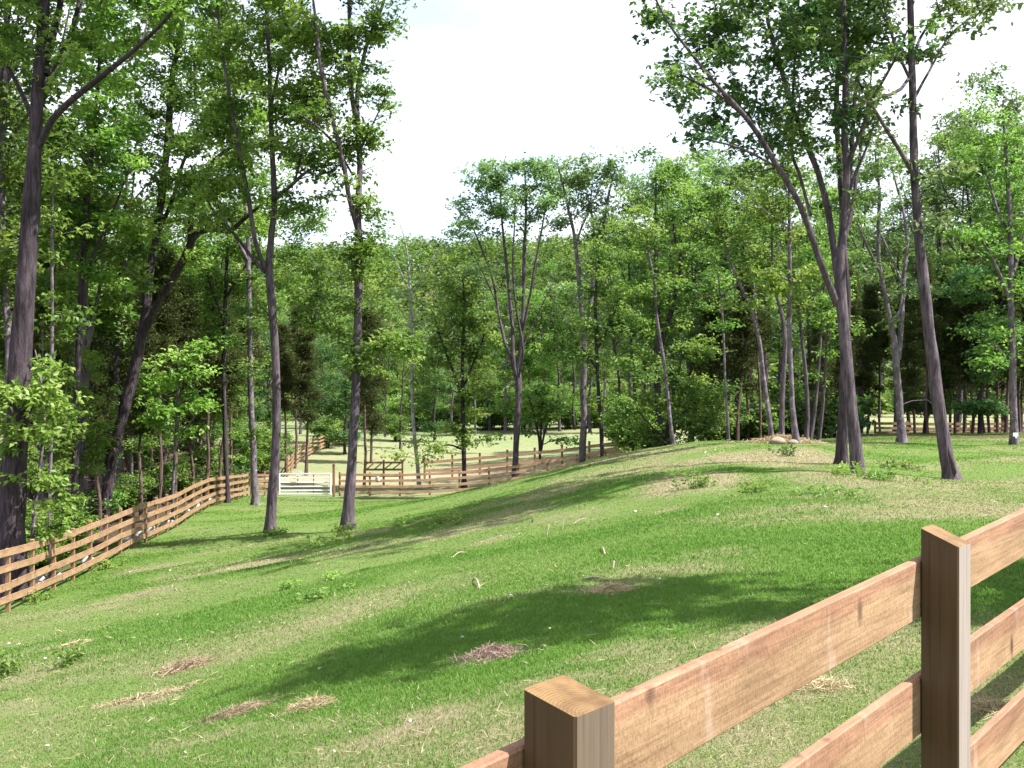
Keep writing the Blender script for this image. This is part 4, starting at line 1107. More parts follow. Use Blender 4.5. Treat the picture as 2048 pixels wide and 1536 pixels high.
hero('shrub', 'multi stemmed round shrub on the pasture behind the lane', 77.0,
     [[(1080, 912, 3.5), (1078, 880, 3.2), (1072, 850, 3), (1062, 810, 2), (1050, 780, 1)], [(1082, 905, 3), (1088, 870, 3), (1100, 830, 2), (1115, 800, 1)], [(1081, 905, 3), (1082, 860, 3), (1085, 810, 2), (1088, 780, 1)]],
     [(1085, 815, 55, 40), (1050, 840, 35, 30, .9), (1120, 840, 36, 30, .9), (1088, 780, 36, 22, .9), (1130, 880, 22, 10, .5)], 'barkdark', 'leaf', tone0=.6, lai=2.6, cat='bush', flare=.1)


# ------------------------------------------------------------------ template trees for the woods
def maple(seed, h, cb, cr, leaf, bark, fork=True, L=.22, lai=2.6, trunk=.17, low=0.0, rs=.8, tone0=.5):
    """free standing wood tree in local space: trunk to height h, crown from cb*h up, radius cr"""
    r = np.random.default_rng(seed)
    root = empty('wood_tree', (0, 0, 0), 'tree', 'tree')
    lean = r.normal(0, .03 * h, 2)
    n = 7
    zs = np.linspace(0, h * .93, n)
    p = np.column_stack([lean[0] * (zs / h) ** 1.5 + r.normal(0, .10, n), lean[1] * (zs / h) ** 1.5 + r.normal(0, .10, n), zs])
    p[0, :2] = 0; p[0, 2] = .02
    p = np.vstack([[p[0, 0], p[0, 1], -.4], p])
    rad = trunk * np.array([1.05, 1.0, .82, .72, .6, .45, .28, .08])
    limbs = [(p, rad)]
    for k in range(5 if fork else 3):
        z0 = h * r.uniform(.3 if fork else .5, .68)
        i = np.interp(z0, p[:, 2], np.arange(len(p)))
        b = np.array([np.interp(z0, p[:, 2], p[:, 0]), np.interp(z0, p[:, 2], p[:, 1]), z0])
        a = r.uniform(0, 2 * np.pi); up = h * r.uniform(.22, .36)
        e = b + np.array([math.cos(a) * cr * .65, math.sin(a) * cr * .65, up])
        m_ = (b + e) / 2 + np.array([math.cos(a), math.sin(a), 0]) * cr * .12 - np.array([0, 0, .05 * up])
        r0 = np.interp(z0, p[:, 2], rad) * .62
        limbs.append(([b, m_, e], [r0, r0 * .65, r0 * .2]))
    zc = (cb + 1) / 2 * h; rz = (1 - cb) / 2 * h
    dens = 1 / (rs * rs * 1.15)
    pts = []
    # uneven crown: several overlapping lobes
    for k in range(9):
        a = r.uniform(0, 2 * np.pi); zz_ = r.uniform(-.75, .85)
        rr = cr * math.sqrt(max(.15, 1 - (zz_ * .85) ** 2)) * r.uniform(.25, .75)
        c = np.array([math.cos(a) * rr + lean[0] * .7, math.sin(a) * rr + lean[1] * .7, zc + zz_ * rz])
        s = cr * r.uniform(.35, .6)
        m = int(math.pi * s * s * dens * .75)
        q = r.normal(size=(m, 3)); q /= np.linalg.norm(q, axis=1)[:, None]; q *= (r.random(m) ** .42)[:, None]
        pts.append(c + q * [s, s, s * .75])
    if low:
        m = int(low * 26)
        a = r.uniform(0, 2 * np.pi, m); rr = r.uniform(.4, 1, m) * cr * .5
        pts.append(np.column_stack([np.cos(a) * rr, np.sin(a) * rr, r.uniform(.12, cb, m) * h]))
    att = np.concatenate(pts)
    per = lai / dens / (L * L * .62 * .5 * 2)
    grow(root, limbs, att, r, M[bark], M[leaf], L, per, rs, 2, tone0, flare=.5, twig=.03, seed=seed, sides=9)
    return root


def cedar(seed, h, fol, cr=1.3, dead=26, dens=1.0):
    """narrow cedar: dead twigs below, dull dense sprays above fol*h"""
    r = np.random.default_rng(seed)
    root = empty('cedar_tree', (0, 0, 0), 'tree', 'tree')
    lean = r.normal(0, .025 * h, 2)
    zs = np.linspace(0, h, 7)
    p = np.column_stack([lean[0] * zs / h + r.normal(0, .05, 7), lean[1] * zs / h + r.normal(0, .05, 7), zs]); p[0] = (0, 0, .02)
    p = np.vstack([[0, 0, -.4], p])
    rad = .10 * np.array([1.1, 1, .85, .75, .6, .42, .25, .05])
    n = int(h * 9 * dens)
    z = h * (fol + (1 - fol) * r.random(n) ** .85)
    u = (z / h - fol) / (1 - fol)
    rr = cr * (1 - u * .8) * r.uniform(.25, 1, n) * np.minimum(1, .45 + u * 3)
    a = r.uniform(0, 2 * np.pi, n)
    att = np.column_stack([np.cos(a) * rr + lean[0] * z / h, np.sin(a) * rr + lean[1] * z / h, z])
    zd = h * r.uniform(.1, fol + .1, dead); ad = r.uniform(0, 2 * np.pi, dead); rd = r.uniform(.4, 1.2, dead)
    bare = np.column_stack([np.cos(ad) * rd, np.sin(ad) * rd, zd + r.uniform(-.2, .5, dead)])
    grow(root, [(p, rad)], att, r, M['barkred'], M['cedar'], .20, 70, .55, 2, .45, flare=.3, twig=.02, bare=bare, droop=.1, wid=.28, seed=seed, sides=8)
    return root


def bush(seed, h, cr, leaf, L=.18, tone0=.5):
    r = np.random.default_rng(seed)
    root = empty('leafy_bush', (0, 0, 0), 'bush', 'bush')
    limbs = []
    for k in range(5):
        a = r.uniform(0, 2 * np.pi)
        e = np.array([math.cos(a) * cr * .5, math.sin(a) * cr * .5, h * r.uniform(.6, .95)])
        limbs.append(([[math.cos(a) * .06, math.sin(a) * .06, -.2], e * [.35, .35, .5], e], [.035, .025, .008]))
    n = int(18 * cr * h)
    q = r.normal(size=(n, 3)); q /= np.linalg.norm(q, axis=1)[:, None]; q *= (r.random(n) ** .45)[:, None]
    att = q * [cr, cr, h * .48] + [0, 0, h * .56]
    grow(root, limbs, att, r, M['barkdark'], M[leaf], L, 34, .45, 2, tone0, flare=0, twig=.012, seed=seed, sides=6)
    return root


T_MAPLE = [maple(101, 19, .32, 3.8, 'leaf', 'bark', True), maple(102, 17, .28, 3.4, 'leaf', 'barkdark', True, low=.6), maple(103, 21, .38, 4.2, 'leaf', 'bark', True, trunk=.2),
           maple(104, 15, .22, 3.2, 'bright', 'barkpale', False, low=.8, tone0=.3), maple(105, 18, .3, 3.4, 'pale', 'bark', True, lai=2.0), maple(106, 13, .18, 3.0, 'deep', 'barkdark', False, low=1, lai=2.8)]
T_CEDAR = [cedar(201, 10, .42), cedar(202, 12, .5, 1.5, 34), cedar(203, 8.5, .38, 1.2), cedar(204, 11, .2, 1.7, 14, 1.5)]
T_BUSH = [bush(301, 2.4, 1.3, 'leaf'), bush(302, 3.2, 1.5, 'bright', tone0=.35), bush(303, 1.6, 1.1, 'deep')]
USED = set()


def place(t, x, y, s, name, label, group, cat=None):
    first = t.name not in USED
    USED.add(t.name)
    o = t if first else copy_tree(t)
    z = gz(x, y)
    o.location = (x, y, z - .05)
    o.rotation_euler = (0, 0, random.uniform(0, 6.283))
    o.scale = (s * random.uniform(.92, 1.08), s * random.uniform(.92, 1.08), s)
    o.name = name
    o['label'] = label
    if group: o['group'] = group
    if cat: o['category'] = cat
    if first: USED.discard(t.name); USED.add(o.name)
    return o


def at(px, Y):
    return (px - 1024) / F * Y, Y


# left wood
pts = []
for px, Y, k, s in [(-60, 27, 0, .95), (150, 33, 2, .95), (60, 36, 1, .95), (235, 43, 0, 1.0), (130, 46, 3, 1.0), (-30, 44, 2, 1.0), (330, 52, 1, .95), (210, 56, 2, .95), (60, 58, 0, 1.05), (420, 64, 0, .95),
                    (300, 68, 2, 1.0), (170, 72, 1, 1.1), (-10, 74, 2, 1.1), (470, 82, 2, .9), (380, 88, 0, 1.05), (260, 92, 3, 1.3), (100, 95, 2, 1.1), (540, 98, 1, .95), (450, 104, 0, 1.1), (330, 110, 2, 1.15),
                    (180, 115, 0, 1.3), (540, 118, 5, 1.4), (-140, 36, 0, 1.0), (-160, 55, 2, 1.1), (20, 105, 0, 1.3), (600, 125, 0, 1.05), (420, 58, 3, .8), (270, 60, 5, 1.0), (90, 44, 3, 1.0), (380, 74, 5, 1.0), (262, 50, 3, .9), (500, 92, 5, 1.0), (180, 52, 3, 1.0), (10, 50, 5, 1.0)]:
    x, y = at(px, Y)
    if x > fence_x(y) - 1.2 and Y < 70: x = fence_x(y) - 1.2 - random.random()
    nm, lb = {3: ('wood_tree', 'lighter leaved tree in the crowded wood behind the left board fence'), 5: ('understory_tree', 'low dark bushy tree filling the shade of the wood behind the left fence')}.get(
        k, ('wood_tree', 'tall full crowned tree in the crowded wood behind the left board fence'))
    place(T_MAPLE[k], x, y, s, nm, lb, 'left wood ' + nm.replace('_', ' ') + 's ' + str(k == 3).replace('True', 'light').replace('False', 'dark'))
for px, Y, k, s in [(200, 36, 0, .7), (258, 47, 2, 1.0), (282, 41, 0, .8), (160, 36, 2, .8), (120, 40, 1, .9), (318, 43, 1, .9), (350, 46, 0, 1), (385, 50, 2, 1.0), (412, 54, 1, 1), (440, 56, 0, 1.1), (458, 58, 1, 1.05),
                    (300, 48, 1, 1), (230, 46, 0, 1.1), (400, 62, 1, 1.1), (462, 66, 0, 1.1), (478, 72, 1, 1.1), (215, 52, 1, 1)]:
    x, y = at(px, Y)
    if x > fence_x(y) - .8 and Y < 58: x = fence_x(y) - .8 - random.random() * .6
    place(T_CEDAR[k], x, y, s, 'cedar_tree', 'slim reddish cedar with bare lower twigs in the shade behind the left board fence', 'cedars behind the left fence')
for px, Y, k, s in [(262, 43, 3, .5), (425, 58, 3, .6), (205, 37.5, 3, .45), (135, 33, 3, .45), (30, 28, 3, .4), (330, 49, 3, .55), (465, 66, 3, .6), (80, 31, 3, .5), (390, 62, 3, .65)]:
    x, y = at(px, Y)
    if x > fence_x(y) - 1.0 and Y < 58: x = fence_x(y) - 1.0
    place(T_MAPLE[k], x, y, s, 'sapling', 'light green young tree in the undergrowth along the left board fence', 'young trees along the left fence')
# cedars by the gate
for px, Y, k, s, lb in [(572, 76, 0, 1.1, 'leftmost dark cedar standing just beyond the white gate'), (590, 79, 1, 1.05, 'upright middle cedar of the trio beyond the white gate'),
                        (612, 74, 2, 1.25, 'cedar with a leaning trunk at the right of the trio beyond the white gate'),
                        (728, 66, 1, .95, 'reddish cedar trunk right of the sprouting tree, before the braced panel'), (742, 84, 3, 1.1, 'broad dark cedar spreading over the lane behind the braced panel')]:
    x, y = at(px, Y)
    place(T_CEDAR[k], x, y, s, 'cedar_tree', lb, None)
for px, Y, k, s, lb in [(640, 105, 5, .95, 'dense dark tree shading the bend of the far curving fence'), (800, 100, 1, .7, 'dark leafy tree filling the gap behind the white barked young tree'), (770, 120, 0, .8, 'tall green tree behind the braced panel at the pasture edge'), (690, 92, 5, .9, 'dense tree with low branches shading the grass behind the right gate post'),
                        (870, 112, 5, .95, 'low branched dark tree behind the bushy round tree'), (950, 125, 3, 1.0, 'light green tree at the pasture edge left of the vase tree')]:
    x, y = at(px, Y)
    place(T_MAPLE[k], x, y, s, 'pasture_tree', lb, None)
# trees along the far side of the pasture
k0 = 0
for px, Y, k, s in [(640, 150, 0, .9), (690, 140, 1, .95), (745, 158, 4, .85), (800, 147, 1, .85), (850, 160, 0, .8), (895, 150, 3, .9), (940, 166, 4, .9), (985, 152, 5, 1.0), (1030, 164, 1, .9), (1075, 150, 3, .95), (1125, 158, 0, .9),
                    (1165, 148, 5, 1.1), (1210, 162, 1, 1.05), (1255, 150, 0, .95), (1300, 160, 4, 1.0), (1345, 150, 1, 1.05), (1400, 158, 0, 1.05), (1460, 148, 3, 1.15), (1530, 155, 2, 1.0), (1600, 150, 0, 1.05), (1680, 158, 1, 1.1), (1760, 150, 2, 1.1), (1850, 156, 0, 1.1), (1950, 150, 2, 1.1), (2060, 150, 0, 1.1),
                    (560, 160, 2, 1.0), (480, 150, 0, 1.1), (720, 172, 0, .9), (870, 176, 2, .8), (1000, 178, 0, .85), (1180, 176, 2, .85), (1330, 178, 0, .9)]:
    x, y = at(px, Y)
    place(T_MAPLE[k], x, y, s, 'pasture_tree', 'distant tree in the green row along the far side of the pasture', 'trees along the far side of the pasture')
for px, Y, k, s in [(700, 139, 0, 1.2), (760, 136, 2, 1.1), (970, 140, 2, 1.6), (1010, 138, 1, 1.2), (1150, 140, 0, 1.4), (1240, 140, 1, 1.4), (860, 141, 1, 1.3), (920, 143, 0, 1.3), (1300, 140, 0, 1.5), (1080, 146, 1, 1.3)]:
    x, y = at(px, Y)
    place(T_BUSH[k], x, y, s, 'leafy_bush', 'low bush at the foot of the tree row beyond the pasture', 'bushes at the far pasture edge')
for k, px in enumerate(range(660, 1300, 44)):
    x, y = at(px + random.uniform(-12, 12), random.uniform(134, 144))
    place(T_BUSH[k % 3], x, y, random.uniform(1.9, 2.8), 'leafy_bush', 'low bush at the foot of the tree row beyond the pasture', 'bushes at the far pasture edge')
for k, (px, Y) in enumerate([(2200, 75), (2280, 95), (2360, 60), (2420, 110), (2500, 80), (2600, 130), (2700, 95), (2850, 120), (3000, 90), (3200, 140), (2330, 140), (2480, 150), (2150, 130), (2750, 150), (3050, 150), (3500, 120)]):
    x, y = at(px, Y)
    place(T_MAPLE[(0, 2, 4, 1)[k % 4]], x, y, random.uniform(.95, 1.15), 'ridge_tree', 'green tree in the wood continuing past the right edge', 'wood past the right edge')
# wood behind the ridge, right of the middle
for px, Y, k, s in [(1270, 62, 1, .9), (1235, 76, 4, 1.0), (1290, 70, 0, 1.0), (1345, 64, 4, 1.0), (1380, 56, 1, .95), (1420, 60, 4, .95), (1480, 52, 5, .95), (1400, 72, 0, 1.0), (1460, 62, 4, 1.0), (1500, 66, 0, .95), (1560, 60, 3, .95), (1620, 54, 1, .85), (1660, 64, 4, .95), (1340, 80, 0, 1.05), (1450, 84, 2, 1.0), (1590, 80, 2, .95), (1440, 46, 5, .7), (1180, 128, 4, 1.3), (1120, 132, 0, 1.2), (1060, 134, 4, 1.3), (980, 136, 4, 1.25), (1090, 130, 3, 1.3), (1150, 135, 1, 1.2), (1210, 126, 3, 1.3), (1010, 130, 3, 1.3), (1262, 92, 0, 1.05), (1310, 90, 4, 1.15), (1380, 76, 4, 1.1), (1440, 70, 4, 1.05), (1530, 72, 4, 1.1), (905, 128, 4, 1.05)]:
    x, y = at(px, Y)
    place(T_MAPLE[k], x, y, s, 'ridge_tree', 'leafy tree in the mixed wood behind the grassy ridge right of the middle', 'mixed wood behind the ridge')
for px, Y, k, s in [(1475, 43, 0, .75), (1495, 46, 2, .8), (1520, 44, 1, .7), (1430, 45, 2, .8), (1640, 46, 3, .6), (1410, 50, 3, .7)]:
    x, y = at(px, Y)
    place(T_CEDAR[k], x, y, s, 'cedar_tree', 'small dark cedar among the thin trunks behind the grassy ridge', 'small cedars behind the ridge')
# right wood
for px, Y, k, s in [(1720, 60, 4, .95), (1790, 72, 4, 1.0), (1850, 56, 5, .85), (1885, 62, 4, 1.1), (1915, 70, 4, 1.2), (1965, 55, 1, 1.0), (2010, 66, 0, 1.15), (2040, 55, 4, 1.1), (2070, 60, 2, 1.0), (2120, 46, 0, .8), (1700, 82, 2, .8), (1930, 84, 4, .9), (2080, 84, 2, .9), (2180, 60, 2, .9), (2240, 44, 0, .9), (1820, 90, 1, .9), (1960, 48, 5, .7)]:
    x, y = at(px, Y)
    place(T_MAPLE[k], x, y, s, 'ridge_tree', 'green tree rising above the dark cedars at the right', 'green trees above the right cedars')
for px, Y, k, s in [(1670, 50, 3, .8), (1700, 54, 1, .95), (1735, 56, 3, .95), (1760, 62, 1, 1.0), (1830, 52, 3, .85), (1855, 50, 1, .9), (1880, 56, 3, 1.0), (1910, 50, 0, 1), (1928, 54, 1, 1), (1945, 49, 2, 1.05), (1960, 55, 0, 1.1), (1978, 50, 1, .9), (1995, 53, 0, 1),
                    (2012, 49, 2, 1.1), (2040, 52, 1, 1), (2060, 50, 3, .9), (2090, 54, 3, 1), (1815, 60, 3, 1), (1720, 66, 3, 1), (1900, 62, 3, 1.1), (1990, 62, 3, 1.1), (2110, 50, 1, 1), (1690, 47, 2, .8)]:
    x, y = at(px, Y)
    place(T_CEDAR[k], x, y, s * .78, 'cedar_tree', 'dark cedar in the gloomy thicket behind the right hand trunks', 'dark cedars at the right')
for px, Y, k, s in [(655, 98, 0, 1.4), (690, 104, 2, 2.0), (790, 112, 1, 1.3), (835, 138, 0, 1.6), (985, 138, 2, 2.2), (1035, 140, 1, 1.6), (1140, 138, 0, 1.7), (1190, 139, 1, 1.7), (1240, 98, 2, 2.0)]:
    x, y = at(px, Y)
    place(T_BUSH[k], x, y, s, 'leafy_bush', 'leafy bush standing out on the pasture among the far trunks', 'bushes on the pasture')
# undergrowth along the left fence and ridge
for px, Y, k, s, in [(20, 25, 0, .7), (70, 26, 1, .6), (130, 29, 1, .6), (40, 30, 0, .8), (250, 41, 0, .6), (370, 50, 0, .7), (420, 57, 0, .8), (455, 60, 2, 1.0), (90, 33, 2, 1.0), (180, 38, 2, 1), (300, 47, 0, .9), (480, 66, 1, 1.0), (520, 72, 1, 1.1), (545, 78, 0, 1.3)]:
    x, y = at(px, Y)
    if x > fence_x(y) - .9 and Y < 57: x = fence_x(y) - .9
    place(T_BUSH[k], x, y, s, 'leafy_bush', 'leafy bush low in the undergrowth behind the left board fence', 'undergrowth behind the left fence')
for px, Y, k, s in [(1262, 43, 1, .8), (1300, 46, 0, 1.1), (1420, 44, 0, 1.0), (1445, 48, 2, 1.2), (1470, 47, 0, .9), (1505, 48, 2, 1.2), (1530, 46, 0, .8), (1556, 48, 2, 1.2), (1605, 47, 2, 1.3), (1640, 50, 0, 1.1), (1665, 48, 2, 1.3), (1700, 52, 2, 1.4)]:
    x, y = at(px, Y)
    place(T_BUSH[k], x, y, s, 'leafy_bush', 'leafy bush in the undergrowth just behind the grassy ridge', 'undergrowth behind the ridge')
# the tree out of view whose shade lies across the near lawn
sh = place(T_MAPLE[5], 9.1, 8.4, .92, 'shade_tree', 'maple beyond the right edge that shades the near lawn', None)
sh.scale = (1.2, .62, 1.04); sh.rotation_euler = (0, 0, 0)
for o in T_MAPLE + T_CEDAR + T_BUSH:
    pass


# far wooded hill: one mass
def far_wood():
    r = np.random.default_rng(5)
    C, T, S = [], [], []
    N = 5200
    y = 178 + (475 - 178) * r.random(N) ** .62
    x = (r.random(N) * 1.5 - .75) * y
    z = G(x, y)
    for k in range(N):
        h = r.uniform(9, 15); cr = r.uniform(2.6, 4.6); t0 = np.clip(r.normal(.36, .28), 0, 1)
        m = int(115 * (250 / y[k]) ** .5)
        q = r.normal(size=(m, 3)); q /= np.linalg.norm(q, axis=1)[:, None]; q[:, 2] = np.abs(q[:, 2]) * 1.8 - .95
        q *= (r.random(m) ** .3)[:, None]
        C.append(np.array([x[k], y[k], z[k] + h * .62]) + q * [cr, cr, h * .4]); T.append(np.clip(t0 + r.normal(0, .12, m), 0, 1))
    yb = r.uniform(168, 215, 900); xb = (r.random(900) * 1.3 - .65) * yb; zb = G(xb, yb)
    for k in range(900):
        cr = r.uniform(1.2, 2.6); m = 60
        q = r.normal(size=(m, 3)); q /= np.linalg.norm(q, axis=1)[:, None]; q[:, 2] = np.abs(q[:, 2])
        C.append(np.array([xb[k], yb[k], zb[k] + .2]) + q * [cr, cr, cr * 1.5]); T.append(np.clip(r.normal(.45, .2) + r.normal(0, .12, m), 0, 1))
    C = np.concatenate(C); T = np.concatenate(T)
    V, Q, T = kites(C, 1.2, T, r, 1, .1, .9, .8)
    o = mesh_obj('far_wood', V, Q, M['leaf'], attrs=dict(tone=T), smooth_=False)
    tag(o, 'solid green wood covering the far hill', 'wood', kind='stuff')


far_wood()

# ------------------------------------------------------------------ small things on the lawn
def strands(n, r, ax, ay, h, ln, wd, flat=.25, tone=(.2, .9)):
    """tangle of thin straws heaped in a low mound"""
    q = r.normal(size=(n, 2)) * .5 * (1 + .5 * (r.random((n, 1)) < .25))
    zz_ = h * np.exp(-(q ** 2).sum(1) * 1.6) * r.uniform(.2, 1, n)
    c = np.column_stack([q[:, 0] * ax, q[:, 1] * ay, zz_])
    a = r.normal(size=(n, 3)); a[:, 2] *= flat; a /= np.linalg.norm(a, axis=1)[:, None]
    l = r.uniform(.4, 1, n)[:, None] * ln
    s = np.cross(a, r.normal(size=(n, 3))); s /= np.linalg.norm(s, axis=1)[:, None]
    s *= wd
    bend = r.normal(size=(n, 3)) * l * .12
    p0, p1, p2 = c - a * l / 2, c + bend, c + a * l / 2
    V = np.stack([p0 - s, p0 + s, p1 + s, p1 - s, p2 + s * .5, p2 - s * .5], 1).reshape(-1, 3)
    b = np.arange(n)[:, None] * 6
    return V, np.concatenate([b + np.array([[0, 1, 2, 3]]), b + np.array([[3, 2, 4, 5]])]), np.repeat(r.uniform(*tone, n), 6)


def clump(name, px, py, wpx, hpx, label, cat, mat, n=500, ln=.22, group=None, dpx=None, hm=None, tone=(.2, .9)):
    r = np.random.default_rng(hash_(label))
    c = hit(px, py)
    ax = wpx * c[1] / F / 2
    h = hm or hpx * c[1] / F * .8
    ay = ax * .7 if dpx is None else dpx
    V, Q, T = strands(int(n * 1.8), r, ax, ay, h * .75, ln, max(.0018, .00026 * c[1]), .3, tone)
    V = V.copy()
    gl = G(V[:, 0] + c[0], V[:, 1] + c[1]) - c[2]
    V[:, 2] = np.maximum(V[:, 2], .004) + gl
    o = mesh_obj(name, V, Q, M[mat], attrs=dict(tone=T), smooth_=False)
    o.location = tuple(c)
    tag(o, label, cat, group)
    return o


clump('brush_pile', 982, 1314, 92, 34, 'dull purplish brown pile of dead brush in the near shade', 'brush pile', 'brush', 1500, .17, hm=.11)
clump('straw_clump', 370, 1336, 85, 18, 'pale loose straw clump left of the near shade', 'straw clump', 'straw', 700, .2)
clump('straw_clump', 620, 1414, 75, 18, 'compact yellow straw clump lowest on the near lawn', 'straw clump', 'straw', 700, .2)
clump('straw_clump', 1222, 1184, 60, 18, 'small pale straw tuft above the near shade', 'straw clump', 'straw', 450, .2)
clump('straw_row', 300, 1395, 170, 8, 'long thin line of straw at the lower left', 'straw clump', 'straw', 520, .16, dpx=.09)
clump('straw_row', 475, 1425, 110, 7, 'short broken line of straw beside the compact yellow clump', 'straw clump', 'straw', 420, .22, dpx=.15)
clump('straw_clump', 1640, 1376, 90, 12, 'flat straw patch seen between the near fence rails', 'straw clump', 'straw', 420, .2)
clump('straw_clump', 1975, 1420, 90, 22, 'golden straw tuft behind the right end of the near fence', 'straw clump', 'straw', 500, .2)
clump('straw_heap', 1568, 886, 110, 22, 'tan straw heap around the trunks on top of the ridge', 'straw heap', 'straw', 1500, .5, hm=.3)
clump('straw_clump', 150, 1290, 60, 10, 'faint straw wisp on the left lawn', 'straw clump', 'straw', 200, .2)


def rock(name, loc, size, mat, label, cat, group=None, squash=.6, seed=0):
    r = np.random.default_rng(seed + 11)
    import bmesh
    bm = bmesh.new(); bmesh.ops.create_icosphere(bm, subdivisions=3, radius=1)
    dirs = r.normal(size=(7, 3)); dirs /= np.linalg.norm(dirs, axis=1)[:, None]
    cut = r.uniform(.55, .95, 7)
    for v in bm.verts:
        c = np.array(v.co)
        for d, k in zip(dirs, cut):
            e = c @ d - k
            if e > 0: c = c - d * e * .85
        c = c * (1 + .08 * (vnoise(c[0] * 3 + 9 + seed, c[1] * 3 + c[2] * 2.3) - .5))
        v.co = Vector((c[0] * size[0], c[1] * size[1], c[2] * size[2]))
    me = bpy.data.meshes.new(name); bm.to_mesh(me); bm.free()
    for p in me.polygons: p.use_smooth = True
    me.materials.append(M[mat])
    o = bpy.data.objects.new(name, me); col.objects.link(o)
    o.location = tuple(float(q) for q in loc); o.rotation_euler = (0, 0, r.uniform(0, 6))
    return tag(o, label, cat, group)


c = hit(1560, 889)
rock('boulder', (c[0] - .05, c[1] + .2, c[2] + .08), (.27, .23, .15), 'tan', 'larger tan boulder lying in the straw heap on the ridge', 'boulder', seed=1)
rock('boulder', (c[0] + .42, c[1] + .15, c[2] + .05), (.2, .17, .1), 'tan', 'lower tan boulder right of the larger one on the ridge', 'boulder', seed=2)
c = P(757, 957, 59.4)
rock('feed_sack', (c[0], 59.05, c[2]), (.15, .13, .2), 'paper', 'white sack propped against the back fence right of the gate', 'sack', seed=3)
# pale chips and stones scattered on the lawn
for k, (px, py, s) in enumerate([(1022, 1192, .07), (925, 1276, .06), (18, 1288, .09), (38, 1289, .07), (90, 1318, .07), (118, 1318, .06), (370, 1507, .05), (1270, 1024, .11), (1410, 906, .1), (1480, 905, .08), (905, 1116, .09), (700, 1466, .04), (95, 1494, .05), (640, 1338, .06), (1430, 900, .1), (1555, 910, .08), (1600, 912, .08), (1280, 910, .1),
                                 (668, 1504, .04), (820, 1444, .05), (1320, 1160, .06), (1180, 1245, .05), (520, 1245, .06), (1650, 1015, .09), (1435, 1030, .08), (260, 1145, .1), (340, 1142, .1), (1100, 1260, .05)]):
    c = hit(px, py)
    s *= .36
    rock('pale_stone', (c[0], c[1], c[2] + s * .3), (s, s * .75, s * .5), 'paper', 'small pale stone scattered on the patchy lawn', 'stone', 'pale stones on the lawn', seed=20 + k)
# sticks
def stick(px0, py0, px1, py1, rad, label, mat='twig', Y=None, lift=0, bend=.05, group=None):
    c = hit(px0, py0); Y = c[1]
    b = c.copy()
    e = P(px1, py1, Y + .05)
    if lift == 0:
        e2 = hit(px1, py1)
        if abs(e2[1] - Y) < 2.5: e = e2 + np.array([0, 0, .03])
    d = e - b
    m_ = (b + e) / 2 + np.array([d[2], 0, -d[0]]) * bend + np.array([0, 0, .03])
    v, f = tube(catmull([b - o_ for o_ in [b]] + [m_ - b, d], 8), np.linspace(rad, rad * .5, 8), 6)
    o = mesh_obj('stick', v, f, M[mat]); o.location = tuple(b)
    return tag(o, label, 'stick', group)


stick(1093, 1072, 1098, 1048, .014, 'pale stick standing upright, left one of the pair on the middle lawn', lift=1)
stick(1124, 1060, 1128, 1038, .012, 'pale stick standing upright, right one of the pair on the middle lawn', lift=1)
stick(1147, 1048, 1172, 1036, .018, 'pale stick lying slanted beside the two upright sticks', lift=1)
stick(1064, 1046, 1066, 1039, .022, 'short dark stub poking up left of the upright sticks', 'darkstick', lift=1)
stick(376, 1203, 351, 1180, .022, 'brown curved stick lying on the left lawn', bend=-.18)
stick(960, 1180, 948, 1160, .012, 'thin pale stick lying on the lawn above the near shade')
stick(1226, 1137, 1228, 1122, .014, 'short bleached stick right of the thin pale stick', lift=1)
stick(1170, 1158, 1212, 1165, .014, 'fallen twig above the small pale straw tuft')
stick(1210, 1110, 1202, 1098, .012, 'tiny pale twig on the tan part of the lawn')
stick(930, 1105, 905, 1118, .010, 'faint twig right of the curved stick on the green lawn')
stick(1078, 1302, 1092, 1302, .008, 'thin twig right of the brush pile')
# weeds
def weed(px, py, wpx, hpx, label, leaf='leaf', n=160, L=.09, tone0=.6, group=None):
    r = np.random.default_rng(hash_(label))
    c = hit(px, py); ax = wpx * c[1] / F / 2; h = max(hpx * c[1] / F, .08)
    root = empty('weed_clump', c, label, 'weeds', group)
    k = max(8, n // 14)
    parts = []; C = []
    for i in range(k):
        b = np.array([r.normal(0, ax * .45), r.normal(0, ax * .6), 0.0])
        b[2] = gz(c[0] + b[0], c[1] + b[1]) - c[2] - .02
        t = b + np.array([r.normal(0, .08), r.normal(0, .08), h * r.uniform(.45, 1)])
        parts.append(tube(np.array([b, (b + t) / 2 + r.normal(0, .015, 3), t]), [.006, .005, .003], 4))
        m = 14
        u = r.uniform(.25, 1, m)[:, None]
        C.append(b + (t - b) * u + r.normal(0, .03, (m, 3)))
    V, Q = merge(parts); mesh_obj('stems', V, Q, M['leaf_stem'], root)
    C = np.concatenate(C)
    V, Q, T = kites(C, max(L, .0045 * c[1]), np.clip(r.normal(tone0, .18, len(C)), 0, 1), r, 1, .0, .5, .5)
    mesh_obj('leaves', V, Q, M[leaf], root, smooth_=False, attrs=dict(tone=T))


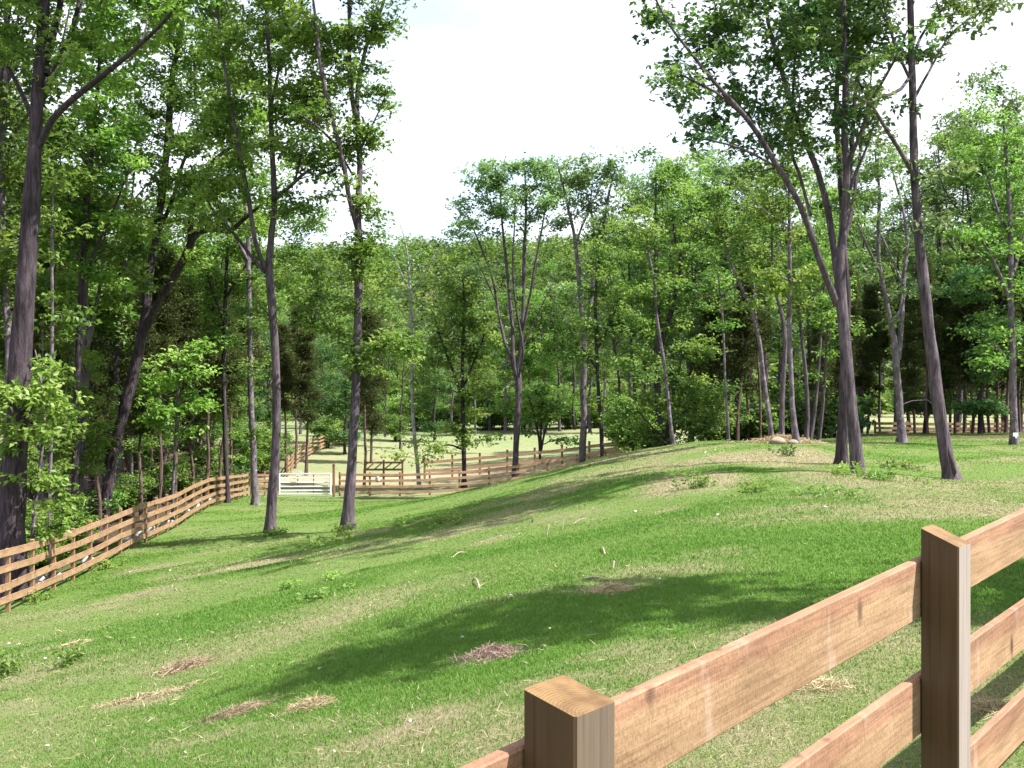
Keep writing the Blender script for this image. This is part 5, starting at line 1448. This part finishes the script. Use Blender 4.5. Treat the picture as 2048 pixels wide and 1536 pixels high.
M['leaf_stem'] = plain_mat('weed_stem', (0.10, 0.15, 0.04), .8, .2)
for a in [(697, 1066, 60, 26, 'weeds round the foot of the sprouting tree', 'bright'), (545, 1070, 40, 14, 'low weeds round the foot of the fork tree', 'bright'), (650, 1085, 130, 18, 'thin weeds between the two left lawn trunks', 'bright', 220),
          (880, 1050, 110, 22, 'weed patch at the edge of the middle shade', 'bright', 260), (800, 1052, 70, 16, 'small weed tuft left of the middle shade weeds', 'bright'), (1390, 976, 70, 34, 'grassy tussock in the bare patch on the mound', 'leaf', 240),
          (1572, 912, 40, 24, 'small dark weed tuft in the dry patch below the straw heap', 'deep', 120), (1690, 950, 90, 26, 'weeds round the feet of the two right hand trunks', 'bright', 260), (1760, 960, 140, 26, 'wide weed bed right of the spreading tree', 'leaf', 420),
          (1790, 935, 100, 22, 'weed bed under the pale twin stemmed tree', 'leaf', 260), (1650, 990, 130, 18, 'straggling weeds in front of the spreading tree', 'leaf', 260), (1500, 985, 80, 20, 'weeds beside the mound tussock', 'leaf', 160),
          (568, 1180, 40, 18, 'pale yellowish weed on the left lawn', 'bright', 60), (665, 1160, 50, 18, 'second yellowish weed further right on the left lawn', 'bright', 60), (640, 1195, 110, 12, 'low leafy weeds below the yellowish pair', 'leaf', 200),
          (140, 1330, 40, 40, 'upright seedling weeds on the lower left lawn', 'leaf', 90), (20, 1350, 60, 50, 'tall weeds at the lower left edge', 'leaf', 160), (75, 1205, 70, 30, 'broad weeds at the foot of the near left fence posts', 'bright', 160), (200, 1140, 60, 20, 'weeds growing under the bottom fence board on the left', 'bright', 120)]:
    weed(*a)
# stones heaped behind the left fence
r_ = np.random.default_rng(3)
for k, (px, Y) in enumerate([(52, 24.2), (75, 25), (92, 25.6), (110, 26.2), (118, 26.4), (150, 28.5), (250, 33), (275, 34.5), (300, 36), (318, 37), (335, 38), (345, 39), (362, 40.5), (378, 42), (395, 44), (410, 46), (425, 48)]):
    x = fence_x(Y) - r_.uniform(.35, .7); s = r_.uniform(.16, .3)
    rock('wall_stone', (x, Y, gz(x, Y) + s * .4), (s, s * .8, s * .7), 'stone', 'grey field stone in the tumbled row behind the left board fence', 'stone', 'field stones behind the left fence', seed=60 + k)
